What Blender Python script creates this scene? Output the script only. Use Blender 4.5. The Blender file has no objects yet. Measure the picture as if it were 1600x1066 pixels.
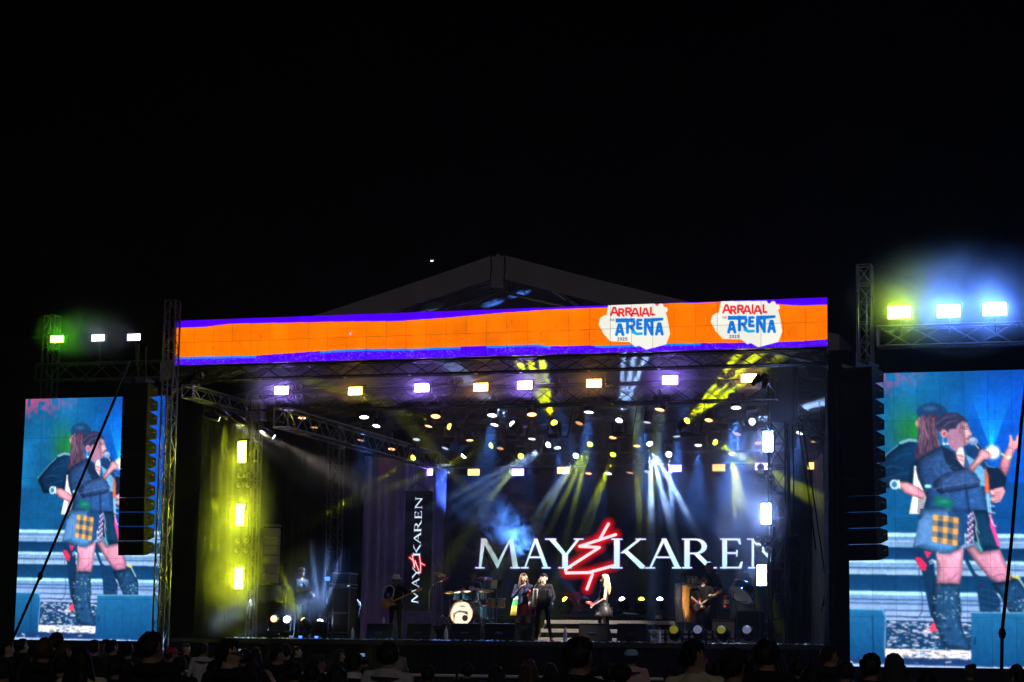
import bpy, bmesh, math, random
import numpy as np
from mathutils import Vector, Matrix, Quaternion

random.seed(7); rng = np.random.default_rng(7)
scene = bpy.context.scene
col = scene.collection

# ------------------------------------------------------------------ camera
F_PX = 3300.0                                   # focal length in pixels of the 1600 wide photograph
YAW, PITCH, ROLL = math.atan(F_PX/10690.0), math.atan(497.0/F_PX), 0.0145
EYE = Vector((15.7, -50.8, 1.6))
_f = Vector((-math.sin(YAW)*math.cos(PITCH), math.cos(YAW)*math.cos(PITCH), math.sin(PITCH)))
_r0 = Vector((math.cos(YAW), math.sin(YAW), 0.0)); _u0 = _r0.cross(_f)
_r = _r0*math.cos(ROLL) + _u0*math.sin(ROLL); _u = _u0*math.cos(ROLL) - _r0*math.sin(ROLL)
cam_data = bpy.data.cameras.new('camera'); cam = bpy.data.objects.new('camera', cam_data); col.objects.link(cam)
cam_data.sensor_width = 36.0; cam_data.lens = F_PX/1600.0*36.0; cam_data.clip_start = 0.1; cam_data.clip_end = 2000
M4 = Matrix((( _r.x, _u.x, -_f.x, EYE.x), (_r.y, _u.y, -_f.y, EYE.y), (_r.z, _u.z, -_f.z, EYE.z), (0, 0, 0, 1)))
cam.matrix_world = M4; scene.camera = cam

# ------------------------------------------------------------------ night sky, exposure
world = bpy.data.worlds.new('World'); scene.world = world; world.use_nodes = True
wn = world.node_tree.nodes; wl = world.node_tree.links
sky = wn.new('ShaderNodeTexSky'); sky.sky_type = 'NISHITA'; sky.sun_disc = False
sky.sun_elevation = math.radians(-6.0); sky.sun_rotation = math.radians(200); sky.air_density = 1.0; sky.dust_density = 0.3
wl.new(sky.outputs['Color'], wn['Background'].inputs['Color']); wn['Background'].inputs['Strength'].default_value = 0.004
ambient_fill_data = bpy.data.lights.new('moon', 'SUN'); ambient_fill_data.energy = 0.11; ambient_fill_data.angle = math.radians(12); ambient_fill_data.color = (1.0, 0.92, 0.9)  # added fill lamp in place of ambient light from behind the camera
ambient_fill = bpy.data.objects.new('moon', ambient_fill_data); col.objects.link(ambient_fill); ambient_fill.rotation_euler = (math.radians(62), 0, math.radians(24))
vs = scene.view_settings
vs.view_transform = 'Standard'; vs.look = 'None'; vs.exposure = 0.0; vs.gamma = 1.0; vs.use_curve_mapping = False
cy = scene.cycles
cy.max_bounces = 5; cy.diffuse_bounces = 2; cy.glossy_bounces = 2; cy.volume_bounces = 0; cy.transmission_bounces = 2
cy.transparent_max_bounces = 8
cy.sample_clamp_indirect = 3.0; cy.sample_clamp_direct = 0.0; cy.caustics_reflective = False; cy.caustics_refractive = False
cy.use_denoising = True; cy.volume_step_rate = 2.0; cy.volume_max_steps = 128

# ------------------------------------------------------------------ pixel -> place
def ray(px, py):
    return (_f + _r*((px-800.0)/F_PX) + _u*((533.0-py)/F_PX))
def P(px, py, Y):                               # where the sight line of a pixel crosses the plane at depth Y
    d = ray(px, py); return EYE + d*((Y-EYE.y)/d.y)
def PZ(px, py, Z):
    d = ray(px, py); return EYE + d*((Z-EYE.z)/d.z)
def PD(px, py, D):
    return EYE + ray(px, py)*D
def proj(W):                                    # (n,3) -> (n,2)
    V = np.asarray(W) - np.array(EYE)
    z = V @ np.array(_f)
    return np.stack([800+F_PX*(V@np.array(_r))/z, 533-F_PX*(V@np.array(_u))/z], -1)
def deck_x(px, Y): return P(px, 1000, Y).x

DECK = 2.03
ORD = ['leftmost', 'second from left', 'third from left', 'fourth from left', 'fifth from left', 'sixth from left', 'seventh from left', 'eighth from left',
       'ninth from left', 'tenth from left', 'eleventh from left', 'twelfth from left', 'thirteenth from left', 'fourteenth from left']

# ------------------------------------------------------------------ materials
MATS = {}
def lin(c):
    return tuple((x/12.92 if x <= 0.04045 else ((x+0.055)/1.055)**2.4) for x in c)
def rgb(r, g, b): return lin((r/255, g/255, b/255))
def mat(name, color, rough=0.6, metal=0.0, noise=0.25, scale=9.0, bump=0.0):
    if name in MATS: return MATS[name]
    m = bpy.data.materials.new(name); m.use_nodes = True; n = m.node_tree.nodes; l = m.node_tree.links
    b = n['Principled BSDF']; b.inputs['Roughness'].default_value = rough; b.inputs['Metallic'].default_value = metal
    if max(color) < 0.1 and metal < 0.5: b.inputs['Specular IOR Level'].default_value = 0.18
    tc = n.new('ShaderNodeTexCoord'); nt = n.new('ShaderNodeTexNoise'); nt.inputs['Scale'].default_value = scale; nt.inputs['Detail'].default_value = 4
    l.new(tc.outputs['Object'], nt.inputs['Vector'])
    cr = n.new('ShaderNodeMapRange'); cr.inputs['To Min'].default_value = 1-noise; cr.inputs['To Max'].default_value = 1+noise
    l.new(nt.outputs['Fac'], cr.inputs['Value'])
    mx = n.new('ShaderNodeVectorMath'); mx.operation = 'SCALE'; mx.inputs[0].default_value = color[:3]
    l.new(cr.outputs['Result'], mx.inputs['Scale']); l.new(mx.outputs['Vector'], b.inputs['Base Color'])
    if bump:
        bp = n.new('ShaderNodeBump'); bp.inputs['Strength'].default_value = bump; bp.inputs['Distance'].default_value = 0.02
        l.new(nt.outputs['Fac'], bp.inputs['Height']); l.new(bp.outputs['Normal'], b.inputs['Normal'])
    MATS[name] = m; return m
def glow(name, color, strength, sample='AUTO'):
    if name in MATS: return MATS[name]
    m = bpy.data.materials.new(name); m.use_nodes = True; b = m.node_tree.nodes['Principled BSDF']
    b.inputs['Base Color'].default_value = (0.03, 0.03, 0.03, 1); b.inputs['Roughness'].default_value = 0.4
    b.inputs['Emission Color'].default_value = (*color, 1); b.inputs['Emission Strength'].default_value = strength
    m.cycles.emission_sampling = sample
    MATS[name] = m; return m
def led_mat(name, strength):
    m = bpy.data.materials.new(name); m.use_nodes = True; n = m.node_tree.nodes; l = m.node_tree.links; b = n['Principled BSDF']
    b.inputs['Base Color'].default_value = (0.006, 0.006, 0.007, 1); b.inputs['Roughness'].default_value = 0.7; b.inputs['Specular IOR Level'].default_value = 0.15
    a = n.new('ShaderNodeAttribute'); a.attribute_name = 'pixel'; l.new(a.outputs['Color'], b.inputs['Emission Color'])
    b.inputs['Emission Strength'].default_value = strength
    m.cycles.emission_sampling = 'NONE' if name.endswith('dim') else 'FRONT'
    MATS[name] = m; return m

mat('black_steel', (0.02, 0.02, 0.022), 0.45, 0.6)
mat('black_plastic', (0.018, 0.018, 0.02), 0.5)
mat('array_black', (0.012, 0.012, 0.013), 0.95); MATS['array_black'].node_tree.nodes['Principled BSDF'].inputs['Specular IOR Level'].default_value = 0.1
mat('black_cloth', (0.012, 0.012, 0.013), 0.95, bump=0.3)
mat('pvc_liner', (0.045, 0.04, 0.055), 0.7, 0, 0.2, 1.5, 0.4)  # roof fabric darkened to stand in for the shade under the roof
mat('aluminium', (0.20, 0.20, 0.21), 0.38, 0.85, 0.2, 14)
mat('dull_aluminium', (0.10, 0.10, 0.11), 0.5, 0.8, 0.25, 14)
mat('chrome', (0.7, 0.7, 0.72), 0.15, 1.0, 0.1)
mat('ground', (0.04, 0.038, 0.036), 0.9, 0, 0.4, 1.5, 0.4)
mat('deck_black', (0.03, 0.03, 0.032), 0.55, 0, 0.4, 3)
mat('pvc', (0.34, 0.31, 0.36), 0.6, 0, 0.15, 1.2, 0.5)
mat('drape_purple', (0.42, 0.28, 0.62), 0.9, 0, 0.2, 4)  # drape purple raised to stand in for strobe light on the folds
mat('drape_grey', (0.35, 0.36, 0.4), 0.9, 0, 0.2, 4)
mat('step_metal', (0.5, 0.48, 0.45), 0.45, 0.5, 0.25, 20)
mat('white_paint', (0.75, 0.74, 0.72), 0.5)
mat('cream_skin', (0.78, 0.74, 0.66), 0.5, 0, 0.08, 3)
mat('wood_amber', (0.62, 0.30, 0.06), 0.3, 0, 0.3, 12)
mat('red_plastic', (0.6, 0.03, 0.03), 0.4)
mat('paper', (0.8, 0.78, 0.75), 0.8)
mat('tan_grille', (0.42, 0.36, 0.27), 0.9, 0, 0.2, 60)
mat('brass', (0.75, 0.5, 0.15), 0.3, 0.9, 0.2)
mat('cable', (0.012, 0.012, 0.012), 0.7)
mat('bottle', (0.75, 0.78, 0.8), 0.2)

# ------------------------------------------------------------------ mesh helpers
def frame(d):
    d = Vector(d).normalized(); a = Vector((0, 0, 1)) if abs(d.z) < 0.95 else Vector((1, 0, 0))
    x = d.cross(a).normalized(); return x, x.cross(d).normalized(), d
class MB:
    def __init__(s): s.v = []; s.f = []; s.m = []; s.sm = []
    def add(s, vs_, fs, mi=0, smooth=False):
        o = len(s.v); s.v += [tuple(v) for v in vs_]; s.f += [tuple(o+i for i in f) for f in fs]
        s.m += [mi]*len(fs); s.sm += [smooth]*len(fs); return s
    def box(s, c, size, mi=0, rot=None, bev=0.0):
        hx, hy, hz = size[0]/2, size[1]/2, size[2]/2
        if bev:
            e = bev; pts = []
            for z in (-1, 1):
                for (x, y) in ((-1, -1), (1, -1), (1, 1), (-1, 1)):
                    pts.append((x*(hx-e), y*(hy-e), z*hz))
            for (x, y) in ((-1, -1), (1, -1), (1, 1), (-1, 1)):
                for z in (-1, 1): pts.append((x*hx, y*(hy-e), z*(hz-e))); pts.append((x*(hx-e), y*hy, z*(hz-e)))
            bm = bmesh.new()
            for p in pts: bm.verts.new(p)
            r = bmesh.ops.convex_hull(bm, input=bm.verts[:])
            bm.verts.index_update()
            vs_ = [v.co.copy() for v in bm.verts]; fs = [[v.index for v in f.verts] for f in bm.faces]; bm.free()
        else:
            vs_ = [Vector((x*hx, y*hy, z*hz)) for z in (-1, 1) for (x, y) in ((-1, -1), (1, -1), (1, 1), (-1, 1))]
            fs = [(3, 2, 1, 0), (4, 5, 6, 7), (0, 1, 5, 4), (1, 2, 6, 5), (2, 3, 7, 6), (3, 0, 4, 7)]
        c = Vector(c)
        vs_ = [((rot @ v) if rot else v) + c for v in vs_]
        return s.add(vs_, fs, mi)
    def bar(s, p0, p1, r, n=6, mi=0, r1=None, caps=True, smooth=True):
        p0 = Vector(p0); p1 = Vector(p1); x, y, d = frame(p1-p0); r1 = r if r1 is None else r1
        vs_ = []; fs = []
        for (p, q) in ((p0, r), (p1, r1)):
            for i in range(n):
                a = 2*math.pi*i/n; vs_.append(p + x*(q*math.cos(a)) + y*(q*math.sin(a)))
        fs = [(i, (i+1) % n, n+(i+1) % n, n+i) for i in range(n)]
        s.add(vs_, fs, mi, smooth)
        if caps: s.add(vs_, [tuple(range(n))[::-1], tuple(range(n, 2*n))], mi)
        return s
    def tube(s, pts, r, n=6, mi=0):
        for a, b in zip(pts[:-1], pts[1:]): s.bar(a, b, r, n, mi)
        return s
    def lathe(s, prof, n=20, mi=0, o=(0, 0, 0), axis=(0, 0, 1), smooth=True):
        x, y, d = frame(axis); o = Vector(o); vs_ = []; fs = []
        for (r, h) in prof:
            for i in range(n):
                a = 2*math.pi*i/n; vs_.append(o + d*h + x*(r*math.cos(a)) + y*(r*math.sin(a)))
        for k in range(len(prof)-1):
            for i in range(n):
                j = (i+1) % n; fs.append((k*n+i, k*n+j, (k+1)*n+j, (k+1)*n+i))
        return s.add(vs_, fs, mi, smooth)
    def disc(s, o, axis, r, n=20, mi=0):
        x, y, d = frame(axis); o = Vector(o)
        vs_ = [o + x*(r*math.cos(2*math.pi*i/n)) + y*(r*math.sin(2*math.pi*i/n)) for i in range(n)]
        return s.add(vs_, [tuple(range(n))], mi)
    def sphere(s, c, r, n=10, mi=0, sc=(1, 1, 1)):
        c = Vector(c); m = n//2; vs_ = []; fs = []
        for k in range(m+1):
            t = math.pi*k/m
            for i in range(n):
                a = 2*math.pi*i/n
                vs_.append(c + Vector((r*sc[0]*math.sin(t)*math.cos(a), r*sc[1]*math.sin(t)*math.sin(a), r*sc[2]*math.cos(t))))
        for k in range(m):
            for i in range(n):
                j = (i+1) % n; fs.append((k*n+j, k*n+i, (k+1)*n+i, (k+1)*n+j)[::-1])
        return s.add(vs_, fs, mi, True)
    def prism(s, pts, d, mi=0, o=(0, 0, 0)):
        n = len(pts); o = Vector(o); d = Vector(d)
        vs_ = [Vector(p)+o for p in pts] + [Vector(p)+o+d for p in pts]
        fs = [tuple(range(n)), tuple(range(n, 2*n))[::-1]] + [(i, n+i, n+(i+1) % n, (i+1) % n) for i in range(n)]
        return s.add(vs_, fs, mi)
    def mesh(s, name, mats):
        me = bpy.data.meshes.new(name); me.from_pydata(s.v, [], s.f); 
        for m in (mats if isinstance(mats, (list, tuple)) else [mats]): me.materials.append(MATS[m] if isinstance(m, str) else m)
        me.polygons.foreach_set('material_index', s.m); me.polygons.foreach_set('use_smooth', s.sm)
        bm = bmesh.new(); bm.from_mesh(me); bmesh.ops.recalc_face_normals(bm, faces=bm.faces[:]); bm.to_mesh(me); bm.free()
        me.update(); return me
    def build(s, name, mats, parent=None, loc=None, kind=None, label=None):
        return obj(name, s.mesh(name, mats), parent, loc, kind, label)
def obj(name, me, parent=None, loc=None, kind=None, label=None):
    o = bpy.data.objects.new(name, me); col.objects.link(o)
    if parent: o.parent = parent
    if loc is not None: o.location = loc
    if kind: o['kind'] = kind
    if label: o['label'] = label
    return o
def tag(o, label, cat, group=None, kind=None):
    o['label'] = label; o['category'] = cat
    if group: o['group'] = group
    if kind: o['kind'] = kind
    return o
def thing(name, label, cat, loc=(0, 0, 0), rz=0.0, group=None):
    o = bpy.data.objects.new(name, None); col.objects.link(o); o.location = loc; o.rotation_euler = (0, 0, rz)
    o.empty_display_size = 0.2
    return tag(o, label, cat, group)
def copy_tree(o, parent=None):
    c = o.copy(); col.objects.link(c); c.parent = parent
    for ch in list(o.children): copy_tree(ch, c)
    return c
def dup(o, loc, rz, label, group=None):
    c = copy_tree(o); c.location = loc; c.rotation_euler = (0, 0, rz); c['label'] = label
    if group: c['group'] = group
    return c
def aim(d):                                     # rotation that turns local -Z towards d
    return Vector(d).normalized().to_track_quat('-Z', 'Y')
def spot(name, parent, loc, q, energy, color, size, blend=0.3, radius=0.05):
    key = ('L', name, energy, color, size, blend, radius)
    ld = MATS.get(key)
    if ld is None:
        ld = bpy.data.lights.new(name, 'SPOT'); ld.energy = energy; ld.color = color; ld.spot_size = math.radians(size); ld.spot_blend = blend
        ld.shadow_soft_size = radius; MATS[key] = ld
    o = bpy.data.objects.new(name, ld); col.objects.link(o); o.parent = parent; o.location = loc
    o.rotation_mode = 'QUATERNION'; o.rotation_quaternion = q; return o

# ------------------------------------------------------------------ lattice truss
_tr = {}
def unit_bar(r, matname, n=6):
    k = ('bar', r, matname, n)
    if k not in _tr: _tr[k] = MB().bar((0, 0, 0), (0, 0, 1), r, n).mesh('bar', matname)
    return _tr[k]
def put_bar(name, parent, a, b, r, matname, n=6):
    a = Vector(a); b = Vector(b); o = obj(name, unit_bar(r, matname, n), parent, a); d = b-a
    o.rotation_mode = 'QUATERNION'; o.rotation_quaternion = d.to_track_quat('Z', 'Y'); o.scale = (1, 1, d.length); return o
def truss(root, a, b, w=0.3, h=0.3, step=0.5, rc=0.026, rb=0.011, matname='aluminium', split=True, up=(0, 0, 1), tri=False):
    """four chords with zigzag bracing from a to b (root-local); braces are parts of their own when split"""
    a = Vector(a); b = Vector(b); d = (b-a); L = d.length; d.normalize()
    up = Vector(up); s = d.cross(up)
    if s.length < 0.1: up = Vector((0, 1, 0)); s = d.cross(up)
    s.normalize(); t = s.cross(d).normalized()
    cs = [s*(-w/2)+t*(-h/2), s*(w/2)+t*(-h/2), s*(w/2)+t*(h/2), s*(-w/2)+t*(h/2)]
    for c in cs: put_bar('chord', root, a+c, b+c, rc, matname)
    n = max(1, round(L/step)); mb = MB()
    for k in range(n):
        p = a + d*(L*k/n); q = a + d*(L*(k+1)/n)
        for f in range(4):
            c0, c1 = cs[f], cs[(f+1) % 4]
            e = (p+c0, q+c1) if (k+f) % 2 == 0 else (p+c1, q+c0)
            if split and f in (0, 1): put_bar('brace', root, e[0], e[1], rb, matname, 5)
            else: mb.bar(e[0], e[1], rb, 4)
            if f == 0 or f == 2: mb.bar(p+c0, p+c1, rb, 4)
    for e in (a, b):
        for f in range(4): mb.bar(e+cs[f], e+cs[(f+1) % 4], rb*1.3, 4)
    mb.build('bracing', matname, root, kind='stuff')

# ------------------------------------------------------------------ what the LED walls show: colours painted onto a grid of diodes
class Canvas:
    """colour values at sample points whose drawing coordinates are X, Y"""
    def __init__(s, X, Y, base=(0, 0, 0)):
        s.X, s.Y = X, Y; s.C = np.empty(X.shape+(3,)); s.C[:] = np.array(base)/255.0
        d = max(abs(np.diff(X, axis=1)).mean(), abs(np.diff(Y, axis=0)).mean()); s.d = d
    def _box(s, pts, pad):
        p = np.array(pts); return (s.X > p[:, 0].min()-pad) & (s.X < p[:, 0].max()+pad) & (s.Y > p[:, 1].min()-pad) & (s.Y < p[:, 1].max()+pad)
    def cover(s, pts, x, y):
        c = np.zeros(x.shape, bool); n = len(pts)
        for i in range(n):
            x0, y0 = pts[i]; x1, y1 = pts[(i+1) % n]
            if y0 == y1: continue
            k = (y0 > y) != (y1 > y); c ^= k & (x < (x1-x0)*(y-y0)/(y1-y0)+x0)
        return c
    def poly(s, pts, color, alpha=1.0, color2=None, axis=1, vol=0.0):
        b = s._box(pts, s.d)
        if not b.any(): return s
        x, y = s.X[b], s.Y[b]; a = np.zeros(x.shape)
        for ox in (-.25, .25):
            for oy in (-.25, .25): a += s.cover(pts, x+ox*s.d, y+oy*s.d)*0.25
        a = (a*alpha)[:, None]; c = np.array(color)/255.0
        if color2 is not None:
            q = np.array(pts)[:, axis]; t = np.clip(((x, y)[axis]-q.min())/(q.max()-q.min()), 0, 1)[:, None]
            c = c*(1-t)+np.array(color2)/255.0*t
        if vol:                                                     # round the form: light from one side, dark towards its outline
            e = list(pts)+[pts[0]]; D = s.dist(e, b); lx = np.clip((x-np.array(pts)[:, 0].mean())/(np.ptp(np.array(pts)[:, 0])+1e-6)*2, -1, 1)
            c = c*(0.58+0.5*np.clip(D/vol, 0, 1)+0.16*lx)[:, None]
        s.C[b] = s.C[b]*(1-a)+c*a; return s
    def ell(s, cx, cy, rx, ry, color, alpha=1.0, soft=0.0):
        if soft:
            r = np.hypot((s.X-cx)/rx, (s.Y-cy)/ry); a = (np.clip(1-r, 0, 1)**soft*alpha)[..., None]
            s.C = s.C*(1-a)+np.array(color)/255.0*a; return s
        return s.poly([(cx+rx*math.cos(t*math.pi/9), cy+ry*math.sin(t*math.pi/9)) for t in range(18)], color, alpha)
    def dist(s, pts, b=None):
        x = s.X if b is None else s.X[b]; y = s.Y if b is None else s.Y[b]
        D = np.full(x.shape, 1e9)
        for (x0, y0), (x1, y1) in zip(pts[:-1], pts[1:]):
            dx, dy = x1-x0, y1-y0; t = np.clip(((x-x0)*dx+(y-y0)*dy)/(dx*dx+dy*dy+1e-9), 0, 1)
            D = np.minimum(D, np.hypot(x-x0-t*dx, y-y0-t*dy))
        return D
    def line(s, pts, w, color, alpha=1.0):
        b = s._box(pts, w+s.d)
        if not b.any(): return s
        a = (np.clip((w/2-s.dist(pts, b))/s.d+0.5, 0, 1)*alpha)[:, None]
        s.C[b] = s.C[b]*(1-a)+np.array(color)/255.0*a; return s
    def halo(s, pts, w, color, alpha=1.0, power=1.5):
        b = s._box(pts, w)
        if not b.any(): return s
        a = (np.clip(1-s.dist(pts, b)/w, 0, 1)**power*alpha)[:, None]
        s.C[b] = s.C[b]*(1-a)+np.array(color)/255.0*a; return s

def noise2(shape, cells, seed):                 # smooth value noise
    g = np.random.default_rng(seed).random((cells[0]+2, cells[1]+2))
    y = np.linspace(0, cells[0], shape[0]); x = np.linspace(0, cells[1], shape[1])
    yi = y.astype(int); xi = x.astype(int); fy = (y-yi)[:, None]; fx = (x-xi)[None, :]
    fy = fy*fy*(3-2*fy); fx = fx*fx*(3-2*fx); yi = yi[:, None]; xi = xi[None, :]
    return (g[yi, xi]*(1-fx)+g[yi, xi+1]*fx)*(1-fy)+(g[yi+1, xi]*(1-fx)+g[yi+1, xi+1]*fx)*fy

STROKES = {  # plain capitals as strokes in a unit box, y down
    'A': [[(0, 1), (.38, 0), (.62, 0), (1, 1)], [(.2, .68), (.8, .68)]],
    'R': [[(.08, 1), (.08, .06), (.7, .06), (.9, .2), (.9, .4), (.7, .55), (.08, .55)], [(.5, .55), (.95, 1)]],
    'I': [[(.5, 0), (.5, 1)]], 'L': [[(.1, 0), (.1, .94), (.9, .94)]],
    'E': [[(.9, .06), (.1, .06), (.1, .94), (.9, .94)], [(.1, .5), (.75, .5)]],
    'N': [[(.08, 1), (.08, 0), (.92, 1), (.92, 0)]],
    '2': [[(.05, .15), (.3, 0), (.8, .1), (.85, .35), (.05, 1), (.95, 1)]],
    '0': [[(.5, 0), (.1, .2), (.1, .8), (.5, 1), (.9, .8), (.9, .2), (.5, 0)]],
    '5': [[(.9, 0), (.15, 0), (.1, .45), (.7, .4), (.95, .65), (.8, .95), (.05, 1)]],
    'n': [[(.1, 1), (.1, 0), (.8, .1), (.9, 1)]], 'a': [[(.1, 0), (.9, 0), (.9, 1), (.1, 1), (.1, .5), (.9, .5)]]}
def strokes(cv, word, xs, y0, y1, w, color, M, jig=0.0):
    for i, ch in enumerate(word):
        x0, x1 = xs[i]; t = jig*(1 if i % 2 else -1)
        for st in STROKES[ch]: cv.line([M((x0+(x1-x0)*a, y0+t+(y1-y0)*b)) for a, b in st], w, color)

def serif_letters():
    """roman capitals as filled outlines: unit cap height, own width, y down"""
    s = 0.075                                                        # serif thickness
    def stem(x0, x1, y0=0.0, y1=1.0): return [(x0, y0), (x1, y0), (x1, y1), (x0, y1)]
    def serif(xc, y, w): 
        h = 0.045
        return [(xc-w, y), (xc+w, y), (xc+w, y+h), (xc-w, y+h)]
    L = {}
    L['M'] = (1.42, [[(.20, 0), (.33, 0), (.20, 1), (.12, 1)], [(.20, 0), (.36, 0), (.76, .78), (.70, 1)], [(1.08, 0), (1.14, 0), (.72, 1), (.68, .86)],
                     [(1.06, 0), (1.20, 0), (1.36, 1), (1.19, 1)], serif(.16, .955, .15), serif(1.28, .955, .17)])
    L['A'] = (1.12, [[(.50, 0), (.60, 0), (.16, 1), (.09, 1)], [(.47, 0), (.62, 0), (1.05, 1), (.88, 1)], [(.28, .60), (.80, .60), (.82, .66), (.26, .66)],
                     serif(.13, .955, .15), serif(.96, .955, .17)])
    L['Y'] = (1.06, [[(.06, 0), (.24, 0), (.62, .55), (.48, .55)], [(.90, 0), (.99, 0), (.62, .56), (.54, .54)], stem(.47, .63, .5), serif(.55, .955, .19),
                     serif(.14, 0, .16), serif(.94, 0, .14)])
    L['K'] = (1.10, [stem(.12, .28), [(.82, 0), (.93, 0), (.40, .50), (.28, .50)], [(.36, .42), (.50, .38), (1.08, 1), (.86, 1)], serif(.2, 0, .16), serif(.2, .955, .16),
                     serif(.88, 0, .15), serif(1.02, .955, .15)])
    arc = lambda cx, cy, rx, ry, a0, a1, n=10: [(cx+rx*math.cos(math.radians(a0+(a1-a0)*i/n)), cy+ry*math.sin(math.radians(a0+(a1-a0)*i/n))) for i in range(n+1)]
    ring = arc(.44, .265, .34, .265, -90, 90) + arc(.42, .265, .20, .205, 90, -90)
    L['R'] = (1.04, [stem(.10, .26), [(.2, 0), (.45, 0), (.45, .06), (.2, .06)], [(.2, .47), (.45, .47), (.45, .53), (.2, .53)], ring,
                     [(.36, .5), (.54, .5), (1.00, 1), (.80, 1)], serif(.18, 0, .15), serif(.18, .955, .15), serif(.95, .955, .13)])
    L['E'] = (.84, [stem(.10, .26), [(.1, 0), (.72, 0), (.75, .2), (.68, .2), (.62, .06), (.1, .06)], [(.2, .46), (.62, .46), (.62, .52), (.2, .52)], [(.58, .38), (.63, .38), (.63, .6), (.58, .6)],
                    [(.1, .94), (.66, .94), (.74, .78), (.81, .78), (.76, 1), (.1, 1)], serif(.14, 0, .12), serif(.14, .955, .12)])
    L['N'] = (1.24, [[(.16, 0), (.24, 0), (.24, 1), (.16, 1)], [(.10, 0), (.30, 0), (1.08, .84), (1.08, 1), (1.02, 1)], [(1.01, 0), (1.09, 0), (1.09, 1), (1.01, 1)],
                     serif(.2, .955, .16), serif(1.05, 0, .16), serif(.13, 0, .13)])
    return L
SERIF = serif_letters()
AMP = [[(232, 258), (192, 328)], [(268, 312), (85, 372), (186, 378), (12, 490), (16, 508), (130, 506), (262, 470)], [(150, 515), (122, 590)]]
LOGO_X = dict(zip(range(8), [(742, 813), (815, 860), (853, 911), (953, 1013), (1009, 1067), (1064, 1118), (1124, 1162), (1167, 1224)]))
def draw_logo(cv, M=lambda p: p, wscale=1.0, amp=True):
    if amp:
        st = [[M((880+x*.3059, 740+y*.3059)) for x, y in l] for l in AMP]
        for l in st: cv.halo(l, 12.5*wscale, (225, 6, 16), 1.0, 0.75)
    for i, ch in enumerate('MAYKAREN'):
        x0, x1 = LOGO_X[i]; w, polys = SERIF[ch]
        top, bot = 841.5, 888.5
        for grow, c, c2 in ((0.012, (60, 20, 120), None), (0, (232, 232, 236), (176, 226, 226))):
            for p in polys:
                q = np.array(p); ctr = q.mean(0); q = q + np.sign(q-ctr)*grow*2
                cv.poly([M((x0+(x1-x0)*a/w, top+(bot-top)*b)) for a, b in q], c, 1.0, c2, 1)
    if amp:
        for l in st: cv.line(l, 4.6*wscale, (238, 214, 222))

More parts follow.
